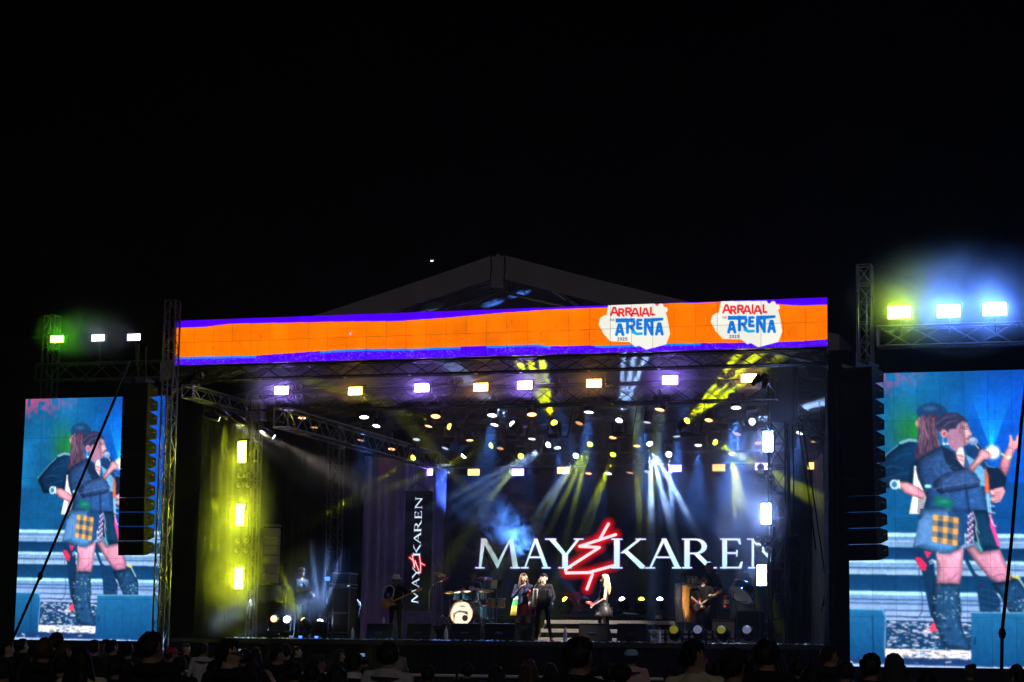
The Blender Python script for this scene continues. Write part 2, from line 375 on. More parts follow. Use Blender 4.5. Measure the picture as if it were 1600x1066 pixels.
def paint_stage_video(n_u, n_v):
    """the live picture shown on both side screens; drawn in the pixel frame of the larger one"""
    TL, TR, BR, BL = (1340, 584), (1655, 577), (1648, 1036), (1323, 1041)
    u, v = np.meshgrid(np.linspace(0, 1, n_u), np.linspace(0, 1, n_v))
    bil = lambda k: TL[k]*(1-u)*(1-v)+TR[k]*u*(1-v)+BR[k]*u*v+BL[k]*(1-u)*v
    cv = Canvas(bil(0), bil(1), (10, 92, 146)); sh = u.shape
    a = lambda p: [(1360+x*.2158, 570+y*.2158) for x, y in p]
    b = lambda p: [(1320+x*.2345, 800+y*.2345) for x, y in p]
    ea = lambda x, y, rx, ry, c, al=1.0, soft=0.0: cv.ell(1360+x*.2158, 570+y*.2158, rx*.2158, ry*.2158, c, al, soft)
    eb = lambda x, y, rx, ry, c, al=1.0, soft=0.0: cv.ell(1320+x*.2345, 800+y*.2345, rx*.2345, ry*.2345, c, al, soft)
    la = lambda p, w, c, al=1.0: cv.line(a(p), w*.2158, c, al)
    lb = lambda p, w, c, al=1.0: cv.line(b(p), w*.2345, c, al)
    # back of the stage: teal wash, blue light on one side
    t = np.clip((u-0.35)/0.5, 0, 1)[..., None]; cv.C = cv.C*(1-t)+np.array((4, 66, 176))/255*t
    cv.C *= (0.82+0.36*noise2(sh, (9, 7), 3))[..., None]
    str_ = noise2(sh, (40, 10), 5); cv.C *= (0.93+0.14*str_)[..., None]
    ea(300, 480, 190, 330, (30, 120, 40), 0.75, 1.4); ea(370, 470, 60, 140, (20, 150, 30), 0.8, 1.2)
    pk = np.clip(1.05-np.hypot(u/0.42, v/0.10), 0, 1)*(noise2(sh, (50, 40), 9) > 0.42); pk = (pk*0.85)[..., None]
    cv.C = cv.C*(1-pk)+np.array((205, 60, 110))/255*pk
    ea(905, 420, 240, 420, (0, 90, 235), 0.75, 1.2)
    for tx, w in ((790, 46), (1015, 46), (900, 18)):
        for k in range(14):
            f0, f1 = k/14, (k+1)/14; x0 = 888+(tx-888)*f0; x1 = 888+(tx-888)*f1; y0 = 600-440*f0; y1 = 600-440*f1
            cv.poly(a([(x0-10-w*f0, y0), (x0+10+w*f0, y0), (x1+10+w*f1, y1), (x1-10-w*f1, y1)]), (10, 200, 250), 0.6*(1-f0)**1.5)
    # lit steps, floor and floor boxes
    def strip(y0, y1, c, c2=None, seed=1):
        cv.poly(b([(-60, y0), (1480, y0-6), (1480, y1-6), (-60, y1)]), c, 1, c2)
    cv.poly(b([(-60, -190), (1480, -196), (1480, 139), (-60, 145)]), (6, 64, 116), 0.6); strip(145, 172, (165, 215, 232)); strip(172, 240, (70, 118, 176), (120, 160, 205)); strip(196, 206, (150, 180, 220))
    strip(240, 322, (6, 44, 88), (8, 60, 112)); strip(322, 345, (160, 205, 236)); strip(345, 420, (92, 140, 190), (150, 185, 220)); strip(372, 384, (58, 96, 150))
    strip(420, 530, (8, 52, 98), (10, 62, 110)); strip(530, 556, (160, 215, 240)); strip(556, 720, (98, 142, 195), (150, 172, 220))
    for y in (580, 606, 650, 690): strip(y, y+9, (42, 78, 134))
    strip(720, 905, (14, 54, 98)); strip(905, 962, (238, 226, 226)); strip(962, 1010, (20, 52, 104)); strip(1010, 1060, (150, 180, 226))
    r = np.random.default_rng(4)
    for k in range(330):
        y = r.choice([r.uniform(725, 800), r.uniform(790, 900), r.uniform(900, 1030)]); x = r.uniform(262, 800) if y < 962 else r.uniform(-30, 1400); w = r.uniform(4, 34); h = r.uniform(2, 9)
        lb([(x, y), (x+w, y+r.uniform(-5, 5))], h, r.choice([(240, 235, 246), (216, 190, 226), (150, 190, 226)]), 0.9)
    for k in range(70):
        y = r.uniform(905, 1000); x = r.uniform(262, 800); lb([(x, y), (x+r.uniform(6, 50), y+r.uniform(-6, 6))], r.uniform(2, 6), (22, 52, 100), 0.9)
    lb([(490, 380), (495, 470), (505, 560), (500, 660), (470, 700), (340, 690)], 6, (20, 48, 90), 0.8)
    # man with accordion, behind
    cv.poly(b([(460, 240), (590, 330), (600, 470), (590, 700), (555, 690), (520, 480), (510, 390), (460, 300)]), (10, 46, 84))
    cv.poly(b([(770, 230), (850, 400), (930, 450), (1000, 560), (1000, 660), (870, 660), (850, 450), (790, 330)]), (12, 50, 92))
    for y in (500, 540, 580, 620): lb([(880, y), (980, y+20)], 6, (30, 80, 130), .7)
    cv.poly(b([(470, 300), (510, 305), (545, 350), (535, 390), (500, 380)]), (222, 36, 84)); cv.poly(b([(530, 258), (582, 268), (550, 312)]), (214, 40, 84))
    lb([(560, 330), (585, 315), (590, 328), (565, 344)], 6, (200, 220, 240))
    cv.poly(b([(540, 785), (552, 745), (575, 720), (630, 750), (630, 785)]), (232, 62, 92))
    cv.poly(a([(380, 545), (330, 552), (255, 578), (170, 640), (80, 735), (50, 790), (110, 900), (230, 900), (330, 860), (370, 720), (470, 640), (470, 560)]), (8, 46, 84), 1, (6, 34, 66), vol=10)
    la([(45, 770), (100, 715), (170, 645), (240, 590)], 7, (110, 180, 220), .8); la([(260, 572), (320, 550), (375, 556)], 20, (130, 190, 215), .8)
    for q in ([(120, 770), (190, 740), (270, 760)], [(150, 830), (240, 800), (300, 790)], [(200, 700), (260, 660), (330, 650)]): la(q, 9, (22, 78, 122), .6)
    ea(490, 350, 108, 72, (18, 58, 104)); ea(480, 320, 70, 26, (52, 104, 150), .8, 1); cv.poly(a([(385, 400), (405, 380), (420, 520), (390, 560)]), (196, 132, 140)); ea(386, 430, 14, 24, (226, 150, 150))
    cv.poly(a([(350, 735), (372, 745), (430, 900), (450, 960), (395, 1085), (300, 1085), (330, 950)]), (244, 236, 236))
    for k in range(9):
        y = 960+k*14; la([(372+k*-2, y), (412-k*2, y+4)], 6, (14, 22, 50))
    cv.poly(a([(228, 850), (300, 856), (372, 892), (418, 930), (428, 960), (400, 975), (340, 962), (270, 935), (236, 895)]), (232, 160, 172), 1, (206, 128, 150), vol=5)
    for q in ([(330, 900), (400, 950)], [(350, 890), (420, 935)]): la(q, 5, (150, 82, 110), .8)
    ea(205, 874, 34, 36, (190, 224, 240)); ea(203, 874, 20, 22, (40, 120, 170)); la([(235, 845), (240, 900)], 12, (216, 226, 236))
    # singer: ponytail, jacket with patches, bare legs, slouch boots
    cv.poly(b([(600, 240), (690, 270), (785, 230), (768, 400), (744, 475), (598, 475), (612, 380)]), (212, 150, 176), 1, (186, 116, 148), vol=7); lb([(640, 450), (700, 440), (740, 400)], 10, (150, 90, 126), .7)
    cv.poly(b([(790, 235), (850, 215), (890, 260), (1012, 240), (1078, 400), (1072, 440), (1000, 465), (940, 432), (850, 322)]), (206, 140, 166), 1, (170, 104, 136), vol=7); lb([(960, 420), (1020, 400), (1060, 420)], 8, (130, 80, 116), .7)
    boot = (28, 70, 112)
    cv.poly(b([(580, 470), (742, 470), (752, 640), (745, 700), (762, 790), (805, 880), (790, 905), (650, 892), (612, 830), (596, 780), (566, 690)]), boot, 1, (20, 60, 104), vol=8)
    cv.poly(b([(945, 462), (1080, 440), (1110, 420), (1195, 540), (1200, 660), (1060, 655), (1030, 600), (1000, 540)]), (18, 56, 96), vol=8)
    for k in range(60):
        x, y = (r.uniform(590, 745), r.uniform(490, 880)) if k < 40 else (r.uniform(1000, 1180), r.uniform(470, 640))
        lb([(x, y), (x+r.uniform(-26, 26), y+r.uniform(-10, 16))], r.uniform(3, 10), (70, 132, 176) if r.random() > .4 else (10, 34, 66), .7)
    for k in range(34):
        x, y = (r.uniform(575, 745), r.choice([r.uniform(530, 575), r.uniform(640, 705)])) if k < 24 else (r.uniform(1090, 1180), r.uniform(560, 640))
        lb([(x, y), (x+r.uniform(-14, 14), y+r.uniform(-6, 6))], 5, (210, 226, 240), .9)
    lb([(1090, 415), (1125, 425)], 16, (226, 206, 60)); lb([(1125, 430), (1170, 500)], 12, (170, 206, 206), .8)
    cv.poly(a([(425, 372), (500, 352), (545, 392), (505, 430), (512, 520), (545, 600), (560, 690), (612, 715), (600, 765), (550, 768), (520, 700), (440, 695), (370, 692), (352, 650), (388, 570), (388, 480), (405, 420)]), (58, 42, 70))
    for k in range(150):
        t0 = r.uniform(0, 1); x = 400+110*t0; ph = r.uniform(0, 6.3); am = r.uniform(4, 13); y0 = r.uniform(370, 480); y1 = y0+r.uniform(120, 260); dx = (t0-0.45)*r.uniform(20, 110)
        la([(x+dx*((y-y0)/250)+am*math.sin(y/34+ph), y) for y in np.linspace(y0, min(y1, 755), 9)], r.uniform(3, 9), [(128, 88, 112), (34, 26, 50), (66, 46, 72), (160, 116, 136), (48, 36, 62)][k % 5], .55)
    cv.poly(a([(378, 690), (450, 640), (545, 590), (640, 640), (700, 655), (760, 640), (845, 700), (852, 770), (832, 880), (842, 930), (866, 1075), (392, 1075), (424, 960), (372, 830), (360, 760)]), (36, 68, 120), 1, (26, 70, 130), vol=12)
    cv.poly(a([(850, 740), (940, 752), (985, 820), (965, 895), (860, 905)]), (12, 32, 62)); cv.poly(a([(700, 590), (780, 600), (850, 690), (845, 760), (790, 720), (720, 660)]), (16, 52, 104))
    cv.poly(a([(548, 588), (612, 632), (695, 752), (664, 806), (604, 762), (560, 690)]), (18, 36, 66)); cv.poly(a([(636, 596), (692, 600), (702, 662), (690, 748), (648, 690)]), (232, 186, 194))
    for q in ([(640, 680), (690, 700)], [(650, 660), (690, 672)], [(660, 620), (680, 660)]): la(q, 6, (80, 40, 60), .7)
    ea(668, 630, 22, 22, (226, 216, 196)); la([(648, 640), (690, 650)], 8, (250, 240, 220), .9)
    cv.poly(a([(702, 650), (762, 690), (832, 760), (836, 880), (800, 880), (780, 800), (740, 762)]), (92, 164, 214)); cv.poly(a([(835, 740), (858, 800), (860, 932), (830, 926)]), (226, 92, 54)); cv.poly(a([(832, 930), (862, 932), (868, 1070), (845, 1070)]), (120, 186, 224))
    cv.poly(a([(480, 850), (560, 790), (730, 748), (804, 842), (782, 882), (660, 912), (520, 936), (480, 900)]), (48, 82, 140), 1, (28, 56, 106), vol=9); la([(480, 905), (560, 880), (690, 860), (800, 846)], 5, (92, 130, 180), .7)
    la([(520, 936), (660, 912), (782, 884)], 10, (12, 30, 66), .8); la([(700, 900), (712, 1066)], 16, (12, 32, 62), .7)
    for k in range(26):
        x, y = r.uniform(390, 680), r.uniform(720, 1000); la([(x, y), (x+r.uniform(-40, 50), y+r.uniform(10, 60))], r.uniform(4, 12), [(60, 100, 156), (16, 40, 78)][k % 2], .4)
    for k in range(260):                                                         # worn denim: fine light and dark threads along the folds
        x, y = r.uniform(380, 850), r.uniform(640, 1060); w_ = r.uniform(10, 46); sl = r.uniform(-.5, .9)
        if (x < 400+0.12*(y-640)) or (x > 700 and y < 760): continue
        la([(x, y), (x+w_*.5, y+w_*sl*.6), (x+w_, y+w_*sl)], r.uniform(1.5, 5), [(86, 124, 176), (14, 30, 62), (120, 152, 196), (20, 44, 86)][k % 4], .32)
    # head in profile, hair swept back
    cv.poly(a([(598, 470), (655, 430), (690, 405), (728, 428), (738, 468), (757, 504), (748, 520), (734, 528), (728, 548), (738, 566), (704, 592), (662, 604), (650, 640), (604, 606), (584, 560), (588, 500)]), (160, 112, 144))
    cv.poly(a([(690, 408), (728, 428), (738, 468), (757, 504), (748, 520), (732, 528), (736, 566), (706, 588), (694, 540), (690, 470)]), (224, 166, 178), vol=5)
    cv.poly(a([(503, 432), (528, 382), (588, 352), (662, 352), (714, 385), (732, 424), (702, 408), (664, 432), (650, 466), (604, 470), (590, 500), (556, 494), (520, 476)]), (42, 44, 76)); 
    for q in ([(520, 430), (580, 385), (650, 370)], [(545, 470), (600, 420), (660, 405)]): la(q, 10, (84, 92, 130), .5)
    la([(676, 404), (682, 440), (674, 500)], 6, (60, 46, 74), .7); la([(692, 462), (722, 470)], 6, (40, 20, 40)); la([(690, 448), (724, 452)], 5, (70, 36, 60)); la([(712, 540), (735, 540)], 10, (150, 44, 66)); la([(745, 512), (730, 516)], 4, (130, 80, 110))
    ea(566, 502, 24, 30, (216, 130, 140)); ea(568, 504, 10, 16, (150, 76, 100)); la([(556, 535), (556, 575)], 4, (230, 226, 230)); ea(564, 577, 10, 8, (244, 240, 240)); ea(586, 577, 8, 8, (240, 236, 240))
    # microphone, hands
    ea(893, 636, 62, 62, (230, 240, 226), 0.9, 0.5); ea(893, 636, 44, 44, (246, 246, 226))
    la([(775, 580), (832, 640)], 22, (22, 26, 50)); la([(770, 575), (800, 612)], 7, (220, 226, 236)); ea(762, 556, 33, 30, (112, 146, 190)); ea(756, 546, 18, 14, (168, 196, 222), .8)
    cv.poly(a([(716, 752), (760, 700), (792, 660), (800, 628), (822, 612), (852, 622), (882, 648), (884, 680), (832, 692), (782, 742), (752, 784)]), (234, 172, 180), 1, (204, 130, 150), vol=5)
    for q in ([(806, 640), (876, 660)], [(812, 660), (870, 676)], [(826, 624), (874, 646)]): la(q, 5, (146, 80, 106), .9)
    la([(836, 706), (860, 740), (905, 748)], 4, (190, 200, 220), .8)
    cv.poly(a([(932, 748), (946, 690), (966, 650), (1004, 590), (1052, 606), (1022, 676), (1000, 760), (975, 812)]), (214, 146, 162), 1, (180, 104, 130), vol=4.5)
    cv.poly(a([(1003, 590), (1014, 548), (1012, 514), (1028, 510), (1036, 552), (1052, 556), (1062, 520), (1080, 502), (1088, 512), (1078, 584), (1052, 614)]), (232, 150, 160)); la([(1080, 506), (1076, 580), (1052, 612)], 5, (240, 60, 80), .8)
    la([(955, 648), (985, 668), (1020, 668)], 12, (212, 200, 150)); ea(1000, 672, 20, 17, (190, 180, 140)); ea(1000, 672, 10, 9, (250, 246, 220))
    cv.poly(a([(866, 905), (956, 884), (968, 920), (930, 992), (872, 1004)]), (222, 150, 160))
    for k in range(4): la([(868, 930+k*20), (930, 925+k*18)], 5, (120, 60, 90), .9)
    for k in range(8): la([(864, 900+k*24), (890, 905+k*24)], 6, (230, 230, 240) if k % 2 else (20, 30, 60))
    # jacket hem and patches
    cv.poly(b([(520, -20), (700, -20), (790, 60), (790, 210), (700, 272), (640, 276), (590, 262), (460, 236), (492, 128)]), (58, 112, 170), 1, (64, 130, 196), vol=10)
    cv.poly(b([(505, 60), (560, 20), (590, 30), (585, 190), (470, 232)]), (82, 132, 196), .8); cv.poly(b([(690, 0), (800, 0), (790, 210), (740, 240)]), (20, 62, 112), .9)
    cv.poly(b([(850, -10), (940, -10), (975, 100), (1012, 238), (930, 238), (890, 262), (850, 200)]), (10, 50, 84), 1, None, 1, 8); cv.poly(b([(850, 190), (880, 200), (905, 250), (890, 264)]), (60, 150, 166))
    lb([(850, 0), (870, 70), (865, 130), (880, 200)], 7, (190, 220, 230), .8); lb([(862, 100), (886, 136)], 5, (220, 230, 236), .8)
    cv.poly(a([(492, 945), (615, 985), (590, 1056), (468, 1015)]), (14, 96, 92)); ea(545, 995, 56, 22, (30, 150, 120), .8, .8)
    for i in range(5):
        for j in range(5):
            w = lambda s, t: (600+(160*s)+(-15)*t, 20+20*s+180*t+5*s*t)
            c = [(226, 160, 84), (130, 110, 90), (30, 72, 112)][(i % 2)+(j % 2)]
            cv.poly(b([w(i/5, j/5), w((i+1)/5, j/5), w((i+1)/5, (j+1)/5), w(i/5, (j+1)/5)]), c)
    for i in range(3):
        for j in range(14):
            x = 818+i*13-j*1.2; y = 8+j*14; cv.poly(b([(x, y), (x+13, y), (x+13, y+14), (x, y+14)]), [(40, 36, 90), (226, 214, 236), (150, 90, 170)][(i+j) % 3])
    cv.poly(b([(958, -10), (985, 90), (1016, 222), (996, 222), (955, 90)]), (232, 60, 150)); lb([(955, 20), (975, 80), (992, 92)], 8, (240, 200, 226), .9)
    lb([(620, 265), (615, 290), (625, 310)], 5, (200, 220, 236))
    la([(428, 885), (450, 885)], 24, (150, 226, 244)); 
    for k in range(150):
        x, y = r.uniform(480, 990), r.uniform(0, 250); h_ = r.uniform(14, 60)
        if 590 < x < 765 and 15 < y < 225: continue
        if abs(x-735) > 140+y*0.4: continue
        lb([(x, y), (x+r.uniform(-8, 8), y+h_*.4)], r.uniform(2, 5), [(120, 160, 206), (12, 40, 80), (80, 130, 186)][k % 3], .3)
    for k in range(40):
        x, y = r.uniform(605, 760), r.uniform(285, 465); lb([(x, y), (x+r.uniform(-5, 5), y+r.uniform(10, 40))], r.uniform(3, 8), (236, 182, 200) if x < 690 else (150, 92, 128), .18)
    # floor wedges
    for q in ([(-60, 650), (243, 650), (262, 660), (250, 860), (246, 970), (-60, 970)], [(812, 655), (1480, 645), (1480, 998), (796, 1000)]):
        cv.poly(b(q), (22, 98, 152), 1, (6, 66, 120)); lb([q[0], q[1]], 9, (110, 170, 206), .8)
    lb([(246, 655), (262, 700), (246, 900)], 10, (96, 160, 206), .8); lb([(175, 700), (168, 940)], 6, (8, 44, 84)); lb([(830, 820), (826, 860)], 8, (6, 34, 70))
    cv.C *= (0.95+0.1*noise2(sh, (70, 70), 12))[..., None]
    g_ = cv.C.mean(-1, keepdims=True); return np.clip(((cv.C-g_)*0.94+g_)*1.06+0.012, 0, 1)

def paint_banner(X, Y):
    cv = Canvas(X, Y, (255, 118, 0)); sh = X.shape
    tx = [276, 320, 360, 440, 540, 620, 700, 780, 860, 940, 1050, 1120, 1200, 1240, 1293]; ty = [512.5, 511, 506, 504.5, 502.5, 502, 496.5, 489, 483.5, 480.5, 474, 472, 473.5, 477.5, 476.5]
    bx = [276, 400, 500, 560, 640, 780, 840, 858, 950, 1040, 1090, 1160, 1240, 1293]; by = [558, 556, 549, 545.5, 545, 540, 538, 541.5, 540, 537, 536.5, 536, 534.5, 530.5]
    top = np.interp(X, tx, ty); bot = np.interp(X, bx, by); pur = np.array((76, 0, 255))/255
    cv.C[Y < top] = pur; low = Y > bot; cv.C[low] = pur
    n = noise2(sh, (60, 900), 2); cy_ = low & (Y < bot+3.4) & (((X > 500) & (X < 720)) | ((X > 760) & (X < 860)) | ((X > 930) & (X < 1095)) | ((X < 400)))
    cv.C[cy_] = np.array((20, 130, 250))/255
    sp = low & (n > 0.83) & (Y > bot+2.5); cv.C[sp] = np.array((150, 110, 255))/255
    cv.C *= (0.86+0.14*noise2(sh, (3, 66), 8)+0.05*noise2(sh, (2, 9), 18))[..., None]
    r = np.random.default_rng(3)
    for k in range(40):
        x = r.uniform(280, 1285); y = np.interp(x, tx, ty)+r.uniform(6, 50); cv.line([(x, y), (x+r.uniform(-1, 3), y+r.uniform(1, 5))], r.uniform(.6, 1.6), (190, 60, 10), .6)
    cv.poly([(546, 520), (549, 520), (549, 524), (546, 524)], (230, 150, 230))
    for dx, dy in ((0, 0), (905, -20)):
        M = lambda p: (930+(p[0]+dx)*.19375, 460+(p[1]+dy)*.19375)
        blob = [(110, 75), (475, 72), (493, 98), (506, 92), (512, 78), (530, 73), (546, 80), (552, 102), (580, 106), (584, 135), (568, 150), (580, 185), (604, 320), (572, 405), (410, 448), (350, 415), (320, 425), (300, 408), (275, 385), (125, 380),
                (62, 312), (58, 290), (40, 270), (29, 245), (40, 195), (75, 170), (92, 170)]
        cv.poly([M(p) for p in blob], (226, 226, 214))
        strokes(cv, 'ARRAIAL', [(128, 182), (190, 232), (245, 290), (292, 348), (352, 376), (378, 432), (446, 478)], 112, 172, 3.0, (214, 30, 44), M, 4)
        strokes(cv, 'na', [(122, 136), (140, 154)], 200, 216, 0.7, (150, 90, 110), M)
        bl = (16, 110, 205)
        cv.poly([M(p) for p in [(165, 196), (318, 194), (318, 226), (165, 230)]], bl); cv.poly([M(p) for p in [(400, 196), (548, 190), (548, 212), (400, 232)]], bl)
        strokes(cv, 'A', [(172, 224)], 248, 326, 4.6, bl, M); strokes(cv, 'R', [(255, 318)], 205, 308, 4.6, bl, M); strokes(cv, 'E', [(336, 374)], 205, 280, 4.4, bl, M)
        cv.line([M((300, 305)), (M((330, 320))), M((372, 318))], 4.2, (10, 160, 215)); strokes(cv, 'N', [(398, 462)], 205, 322, 4.6, bl, M); strokes(cv, 'A', [(492, 540)], 240, 322, 4.6, bl, M)
        strokes(cv, '2025', [(180, 194), (202, 216), (222, 236), (244, 258)], 350, 372, 0.9, (30, 40, 90), M)
    return np.clip(cv.C, 0, 1)

# ================================================================== SETTING
g = MB(); n = 24
xs = np.linspace(-400, 400, n); ys = np.linspace(-120, 700, n)
g.add([(x, y, 0.0) for y in ys for x in xs], [(j*n+i, j*n+i+1, (j+1)*n+i+1, (j+1)*n+i) for j in range(n-1) for i in range(n-1)])
tag(g.build('ground', 'ground', kind='structure'), 'dark trodden ground in front of and under the stage', 'ground', kind='structure')

# ---- stage platform
SX0, SX1, SY1 = -9.15, 8.15, 13.4
st = thing('stage_platform', 'long black stage platform with a littered front edge below the musicians', 'stage', ((SX0+SX1)/2, 0, 0))
cx0 = (SX0+SX1)/2
ncol = 9; w = (SX1-SX0)/ncol
for j in range(5):
    for i in range(ncol):
        d = SY1/5
        MB().box((SX0-cx0+w*(i+.5), d*(j+.5), DECK-0.05-random.random()*0.003), (w-0.008, d-0.008, 0.1), 0).build('deck_panel', 'deck_black', st)
MB().box((0, 0.1, DECK-0.06), (SX1-SX0+0.1, 0.05, 0.09)).build('edge_trim', 'dull_aluminium', st, (0, -0.13, -0.005))
for i in range(ncol):
    nb = 40; mb = MB(); vs_ = []; x0 = SX0-cx0+w*i
    for k in range(nb+1):
        yy = 0.02+0.025*math.sin(k*1.3+i)+0.015*math.sin(k*2.9+i*2)
        vs_ += [(x0+w*k/nb, -yy, 0.02), (x0+w*k/nb, -yy*0.4, DECK-0.12)]
    mb.add(vs_, [(2*k, 2*k+2, 2*k+3, 2*k+1) for k in range(nb)], 0, True).build('skirt_cloth', 'black_cloth', st)
for i in range(ncol+1):
    for y in (0.3, 6, 12):
        MB().bar((SX0-cx0+w*i*0.99+0.05, y, 0), (SX0-cx0+w*i*0.99+0.05, y, DECK-0.11), 0.03, 6).build('leg', 'dull_aluminium', st)

# ---- gabled tent roof over the stage
AP = P(778, 399, 0.05); rf = thing('stage_roof', 'grey fabric gabled roof over the stage, peak rising behind the orange banner', 'roof', (AP.x, 0.05, 0))
def roof_side(s, run):
    nu, nv = 26, 14; vs_ = []
    for j in range(nv+1):
        for i in range(nu+1):
            u = i/nu; z = AP.z - 0.272*run*u - 0.07*math.sin(math.pi*u) - 0.05*math.sin(j*math.pi/nv*4)**2*math.sin(math.pi*u)
            vs_.append((s*(0.14+run*u), 13.4*j/nv, z))
    return MB().add(vs_, [(j*(nu+1)+i, j*(nu+1)+i+1, (j+1)*(nu+1)+i+1, (j+1)*(nu+1)+i) for j in range(nv) for i in range(nu)], 0, True)
def valance(s, run):
    nu, nv = 60, 6; vs_ = []
    for j in range(nv+1):
        for i in range(nu+1):
            u = i/nu; z = AP.z - 0.272*run*u - 0.07*math.sin(math.pi*u)
            drop = (0.62-0.1*u)*j/nv; rip = 0.03*math.sin(i*2.1+j*.4)*j/nv+0.02*math.sin(i*.8)*j/nv
            vs_.append((s*(0.14+run*u), -0.02+rip, z-drop))
    return MB().add(vs_, [(j*(nu+1)+i, j*(nu+1)+i+1, (j+1)*(nu+1)+i+1, (j+1)*(nu+1)+i) for j in range(nv) for i in range(nu)], 0, True)
for s, run in ((-1, 9.3), (1, 8.6)):
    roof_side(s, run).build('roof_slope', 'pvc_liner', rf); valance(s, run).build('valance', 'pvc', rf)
    for k, y in enumerate((0.5, 4.6, 8.7, 12.8)):
        truss(rf, (s*0.2, y, AP.z-0.75), (s*run, y, AP.z-0.272*run-0.55), 0.3, 0.35, 0.6, 0.03, 0.014, 'dull_aluminium', split=(k == 0))
cap = MB()
for k in range(8): cap.box((-0.14+0.04*k, -0.03-0.01*(k % 2), AP.z-0.44), (0.042, 0.02, 0.8), 0)
cap.build('peak_flap', 'pvc', rf); MB().bar((0, 0, AP.z-0.02), (0, 13.4, AP.z-0.06), 0.06, 10).build('ridge_tube', 'pvc', rf)
for x in (-0.17, 0.2): MB().tube([(x, -0.07, AP.z), (x+0.03, -0.08, AP.z-0.3), (x-0.01, -0.07, AP.z-0.7)], 0.014).build('lacing_rope', 'cable', rf)

# ---- roof towers
def tower(name, label, x, y, z0, z1, w=0.3, matname='aluminium', split=True, group=None, step=0.45):
    t = thing(name, label, 'tower', (x, y, 0), 0, group)
    truss(t, (0, 0, z0+0.03), (0, 0, z1), w, w, step, 0.026, 0.012, matname, split)
    MB().box((0, 0, z0+0.015), (w+0.25, w+0.25, 0.03)).build('base_plate', 'dull_aluminium', t)
    return t
tower('truss_tower', 'slim aluminium lattice tower between the smaller video screen and the stage', -9.28, -0.5, 0, 10.9, 0.3)
m = P(72, 700, 0.6); tower('truss_tower', 'dark lattice mast behind the smaller video screen', m.x, 0.6, 0, 10.8, 0.32, 'dull_aluminium', False)
tower('truss_tower', 'tall lattice mast rising above the larger video screen', P(1352, 500, -2.6).x, -2.6, 0, 10.7, 0.32, 'aluminium')
tR = tower('truss_tower', 'black stage tower carrying bright white strobes beside the guitarist', 6.55, 1.6, DECK, 8.9, 0.42, 'black_steel', True, None, 0.6)
MB().box((0.15, 0, 8.3), (0.62, 0.6, 1.5), bev=0.03).build('sleeve_block', 'black_plastic', tR)
tower('truss_tower', 'thin ladder mast carrying the yellow glowing strobes', -7.42, 1.05, DECK, 8.3, 0.2, 'aluminium', True, None, 0.5)
tower('truss_tower', 'dark lattice tower in front of the purple drapes', -7.62+0.1, 7.0, DECK, 8.2, 0.36, 'dull_aluminium', True, None, 0.5)
tower('truss_tower', 'rear lattice mast at the far edge of the grey drape', 6.75, 8.8, DECK, 8.0, 0.2, 'dull_aluminium', False)

def hbeam(label, a, b, w=0.4, h=0.45, matname='dull_aluminium', split=False, step=0.55, rc=0.026, rb=0.014):
    a = Vector(a); b = Vector(b); t = thing('lighting_truss', label, 'truss', (a+b)/2)
    truss(t, a-(a+b)/2, b-(a+b)/2, w, h, step, rc, rb, matname, split); return t
hbeam('long front lighting truss under the orange banner', (-7.6, 1.2, 8.35), (6.6, 1.2, 8.35), 0.45, 0.5, 'black_steel', split=True, step=0.7)
hbeam('second lighting truss back from the stage front', (-7.4, 3.6, 8.6), (6.6, 3.6, 8.6), matname='black_steel')
hbeam('third lighting truss back, above the drum kit', (-6.4, 8.0, 8.6), (6.6, 8.0, 8.6), matname='black_steel')
hbeam('fourth lighting truss back, in front of the rear strobes', (-6.4, 10.5, 8.6), (6.6, 10.5, 8.6), matname='black_steel')
hbeam('rearmost lighting truss above the glowing wall lettering', (-6.0, 12.2, 7.75), (6.9, 12.2, 7.75), 0.35, 0.4)
hbeam('purple edged side truss running back above the purple drapes', (-6.2, -0.2, 7.75), (-6.2, 12.0, 7.75), 0.4, 0.5, 'aluminium', True, 0.6)
hbeam('short side truss hung with spotlights near the ladder mast', (-8.72, -0.6, 8.45), (-8.72, 5.5, 8.45), 0.3, 0.32, 'aluminium', True, 0.5)
hbeam('dark side truss running back from the black stage tower', (6.75, 1.9, 7.9), (6.75, 12.0, 7.9), 0.35, 0.4, 'black_steel')
a = P(62, 566, 0.5); b = P(262, 566, 0.5)
hbeam('dim lattice truss above the smaller video screen', (a.x, 0.5, 9.2), (b.x, 0.5, 9.2), 0.35, 0.45, 'dull_aluminium', True)
a = P(1372, 528, -2.6)
hbeam('lattice truss carrying floodlights above the larger video screen', (a.x, -2.6, a.z), (a.x+5.4, -2.6, a.z), 0.4, 0.45, 'aluminium', True, 0.75, 0.03, 0.018)
hbeam('gable cross truss inside the roof behind the banner', (-8.8, 0.15, 9.0), (8.0, 0.15, 9.0), 0.35, 0.35, 'black_steel', False, 0.6)

